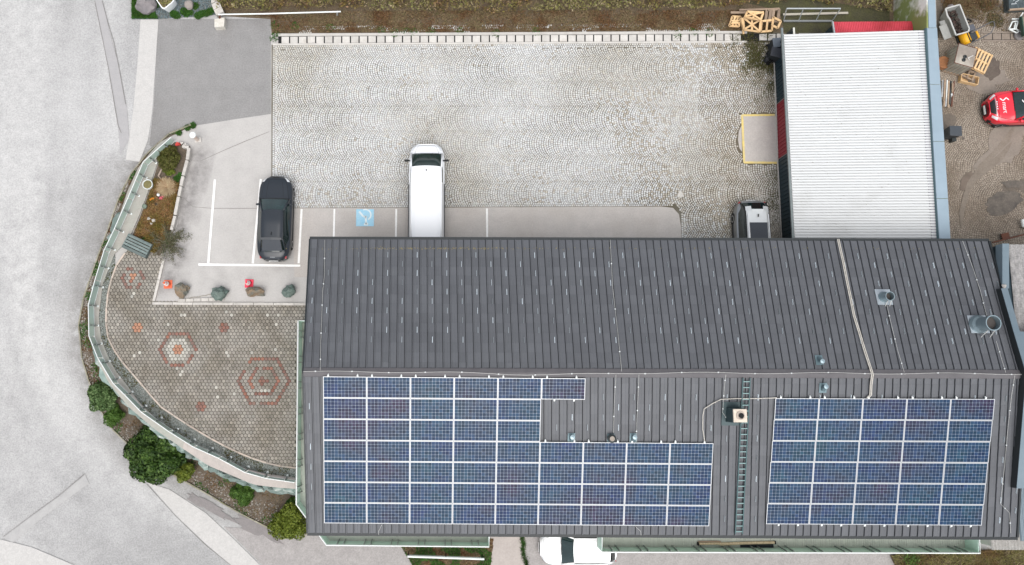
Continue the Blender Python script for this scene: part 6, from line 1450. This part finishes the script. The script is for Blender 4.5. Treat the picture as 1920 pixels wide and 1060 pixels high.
# small ornaments
o = thing('ring_pot', 'round pot with a white rim and mossy soil in the planter', 'flower pot', P(281,349)); c_ = P(281,349,.0); b = MB(); b.lathe([(.22,.0),(.28,.34),(.28,.36),(.245,.36),(.24,.30),(0,.29)], c_, 24); b.build('pot', m_rail, o); b = MB(); b.lathe([(.238,.31),(.12,.35),(0,.36)], c_, 16); b.build('soil', mat('mossy_soil', (.13,.12,.05), (.20,.17,.08), 9, 5, .9), o)
b = MB(); b.lathe([(0,.02),(.08,.05),(.10,.12),(.07,.19),(0,.21)], P(298.5,366.5), 12); tag(b.build('white_ball', m_rail, smooth=True), 'small white ball ornament in the heather of the planter', 'ornament')
b = MB(); pr = P(304,371); [b.lathe([(0,.05),(.05,.10),(.06,.16),(0,.2)], pr + Vector((dx, dy, 0)), 8) for dx, dy in ((0,0),(.09,.03),(.03,-.09),(-.07,-.05))]; tag(b.build('pink_flowers', mat('pink_petals', (.55,.12,.15), rough=.7), smooth=True), 'small cluster of pink flowers beside the white ball ornament', 'flowers')
b = MB(); pr = P(286,374); [b.lathe([(0,.05),(.05,.10),(.06,.16),(0,.2)], pr + Vector((dx, dy, 0)), 8) for dx, dy in ((0,0),(.09,.02),(-.06,-.05))]; tag(b.build('orange_flowers', mat('orange_petals', (.62,.24,.03), rough=.7), smooth=True), 'small cluster of orange flowers in the planter heather', 'flowers')
b = MB(); b.lathe([(.12,.0),(.13,.28),(.10,.30),(.09,.26),(0,.25)], P(274,389), 14); tag(b.build('green_pot', mat('grey_green_pot', (.16,.20,.16), rough=.7)), 'small grey green round pot in the planter heather', 'flower pot')
for k, (x, y, s) in enumerate([(279,410,.13),(288,414,.15),(284,420,.10)]): tag(rock('pale_stone', P(x, y, .1), (s,s*.8,s*.7), m_kerb, None, seed=80+k, sub=2), ['pale stone on the upper left of the group in the planter heather','largest pale stone of the group in the planter heather','smallest and lowest pale stone of the group in the planter heather'][k], 'stone', 'pale stones in the planter heather')
b = MB(); b.bar(P(330,272,.15), P(337,270,.2), .12, .14); b.box(P(333,269,.25), (.10,.10,.16)); tag(b.build('red_figure', mat('red_plastic', (.50,.06,.05), rough=.6)), 'small red garden figure at the tip of the planter', 'ornament')
b = MB(); b.tube([P(297,330,.1), P(303,318,.18), P(301,308,.15)], [.05,.04,.02], 6); b.tube([P(303,318,.18), P(308,313,.2)], [.03,.015], 5); b.tube([P(297,330,.1), P(302,336,.12)], [.04,.02], 5); tag(b.build('driftwood', mat('bleached_wood', (.40,.33,.27), (.28,.22,.18), 8, 5, .8)), 'bleached driftwood branch lying in the planter', 'driftwood')
tufts('planter_weeds', [(352,240),(362,236),(336,250),(332,336),(338,330),(316,372),(271,452)], 160, m_grass, .13, .18)

# ---------------------------------------------------------------- bed between road and retaining wall, bushes
OUT = [(360,235),(318,252),(276,290),(246,328),(224,372),(204,430),(180,495),(158,560),(149,610),(155,672),(168,715),(190,770),(212,805),(250,842),(300,876),(352,905),(400,932),(450,962),(505,990),(560,1002),(600,1000)]
INB = [(342,246),(300,266),(262,310),(238,360),(222,412),(198,470),(178,530),(168,590),(176,650),(196,700),(222,736),(262,780),(300,812),(352,845),(400,874),(450,896),(505,915),(560,925),(620,940)]
o_ = [P(x, y) for x, y in OUT]
ribbon('wall_bed', OUT, INB, m_bedsoil, .03, 40)
b_ = thing('bed_kerb', 'thin pale mossy kerb curving between the road and the wall bed', 'kerb', G(160,600))
m_mk = mat('mossy_kerb', (.33,.31,.26), (.15,.14,.08), 2.2, 6, .9, orand=.12)
qg = [G(x, y) for x, y in OUT]
for a, c_ in zip(qg[:-1], qg[1:]):
    n = max(1, int((c_-a).length/.7))
    for k in range(n): m = MB(); m.bar(lerp(a, c_, (k+.02)/n) + Vector((0,0,.05)), lerp(a, c_, (k+.98)/n) + Vector((0,0,.05)), .07 + random.uniform(-.015,.02), .14); m.build('kerb_stone', m_mk, b_)
def gscatter(n, t0=0, t1=1, w0=0, w1=1):
    A = resamp([(p.x, p.y) for p in [G(x, y) for x, y in OUT]], 100); B = resamp([(p.x, p.y) for p in [G(x, y) for x, y in INB]], 100); out = []
    for _ in range(n):
        t = rng.uniform(t0, t1)*100; i = min(99, int(t)); f = t - i; a = A[i] + (A[i+1]-A[i])*f; c_ = B[i] + (B[i+1]-B[i])*f; p = a + (c_-a)*rng.uniform(w0, w1); out.append((p.x, p.y, zroad(p.x, p.y) + .03))
    return np.array(out)
pts = gscatter(9000); kk = np.array([_mn.noise(Vector((x*1.2, y*1.2, 3))) > -.02 for x, y, z in pts]); pts = pts[kk]
struct(put('bed_litter', np_mesh('bed_litter', *merge([blades(pts, .10, .010, .9), leaves(pts + [0,0,.03], np.tile([0,0,1.], (len(pts),1)), .04)]), m_dry)), 'stuff')
pts = gscatter(5200, .0, 1, 0, .8); kk = np.array([_mn.noise(Vector((x*1.1, y*1.1, 8))) > .08 for x, y, z in pts]); pts = pts[kk]
struct(put('bed_green', np_mesh('bed_green', *merge([blades(pts, .12, .012, .7), leaves(pts + [0,0,.04], np.tile([0,0,1.], (len(pts),1)), .045)]), m_grass)), 'stuff')
pts = gscatter(2600, .1, 1, 0, .6); stones(pts, .045, island_mix('bed_pebbles', [(.30,.28,.25),(.20,.18,.16),(.42,.39,.35)], .9), 'bed_pebbles', seed=12)
def zof(px, py): return G(px, py).z
bush('loose mid green bush at the outer bend of the wall bed', 192,745, .98,.95, m_lf_blue, 7500, .065, 11, lobes=12, zg=zof(195,745), jit=.6)
bush('small compact fresh green bush below the loose mid green bush', 213,778, .62,.6, m_lf_fresh, 3600, .05, 12, lobes=8, zg=zof(215,778))
bush('largest dark green bush with dense clumps by the road bend', 291,853, 1.62,1.9, m_lf_dark, 17000, .10, 13, lobes=24, zg=zof(290,853), jit=.38)
bush('yellowish green bush growing against the right of the largest dark bush', 345,884, .66,.8, m_lf_yel, 4200, .05, 14, lobes=8, zg=zof(345,884))
bush('low fresh green bush alone in the middle of the lower wall bed', 458,926, .74,.6, m_lf_fresh, 4600, .05, 15, lobes=9, zg=zof(458,926))
bush('big yellow green bush beside the lower left corner of the roof', 541,981, 1.08,1.2, m_lf_yel, 9500, .06, 16, lobes=14, zg=zof(541,980), jit=.5)
bush('small dark green bush tucked between the stone wall and the balcony', 549,943, .42,.5, m_lf_fresh, 1800, .05, 17, lobes=6, zg=zof(549,940))

# ---------------------------------------------------------------- lower edge: verge, white rail, weeds, brambles
def gpoly(px): return [G(x, y) for x, y in px]
VG = [(742,1010),(925,1010),(920,1060),(905,1075),(780,1075),(768,1050)]; b = MB(); b.sheet([tuple(p + Vector((0,0,.03))) for p in gpoly(VG)]); struct(b.build('verge', m_soil))
X, Y = scatter(gpoly(VG), 5200); kk = np.array([_mn.noise(Vector((x*1.3, y*1.3, 3))) > -.1 for x, y in zip(X, Y)]); pts = np.stack([X, Y, np.array([zroad(x, y) for x, y in zip(X, Y)]) + .04], 1)
struct(put('verge_grass', np_mesh('verge_grass', *merge([blades(pts[kk], .12, .012, .7), leaves(pts[kk] + [0,0,.05], np.tile([0,0,1.], (kk.sum(),1)), .04)]), m_grass)), 'stuff')
struct(put('verge_litter', np_mesh('verge_litter', *leaves(pts[~kk], np.tile([0,0,1.], ((~kk).sum(),1)), .06), m_dry)), 'stuff')
o = thing('guard_rail', 'low white tubular guard rail with two bars on the weedy verge', 'guard rail', G(835,1045)); zg = G(835,1045).z
for a, c_, z, m, nm in (((764,1043.5),(908,1048.5),.75,m_rail,'top_bar'), ((765,1042),(902,1047),.38,m_galv,'lower_bar')): b = MB(); b.tube([P(*a, zg+z), P(*c_, zg+z)], .06, 8); b.build(nm, m, o)
for f in (.01, .5, .985): a = lerp(P(764,1043.5,zg+.75), P(908,1048.5,zg+.75), f); b = MB(); b.bar(Vector((a.x, a.y, zg-.05)), a, .07, .07); b.build('post', m_dsteel, o)
wl_ = [(978,1004),(979,1012),(982,1020),(980,1030),(981,1040),(985,1050),(987,1058)]; out = []
for x, y in wl_: p = G(x, y); n = 160; out += [blades(np.stack([p.x + rng.normal(0,.06,n), p.y + rng.normal(0,.12,n), np.full(n, p.z+.02)], 1), .12, .012, .6)]
struct(put('joint_weeds', np_mesh('joint_weeds', *merge(out), m_grass)), 'stuff')
BR = [(1668,1041),(1700,1036),(1860,1030),(1935,1022),(1935,1090),(1690,1090)]; b = MB(); b.sheet([tuple(p + Vector((0,0,.03))) for p in gpoly(BR)]); struct(b.build('scrub_ground', m_soil))
X, Y = scatter(gpoly(BR), 11000); Z = np.array([zroad(x, y) + .04 + .45*max(0, .4 + _mn.noise(Vector((x*.9, y*.9, 7)))) for x, y in zip(X, Y)]); pts = np.stack([X, Y, Z], 1)
struct(put('scrub', np_mesh('scrub', *merge([leaves(pts, np.tile([0,0,1.], (len(pts),1)), .055, .8), blades(pts[::2], .3, .009, 1.2)]), m_hedge)), 'stuff')
tufts_p = G(1705,1050); n = 500; pts = np.stack([tufts_p.x + rng.normal(0,.22,n), tufts_p.y + rng.normal(0,.22,n), np.full(n, tufts_p.z+.1)+rng.uniform(0,.3,n)], 1)
struct(put('scrub_green', np_mesh('scrub_green', *leaves(pts, np.tile([0,0,1.], (n,1)), .05), m_lf_fresh)), 'stuff')
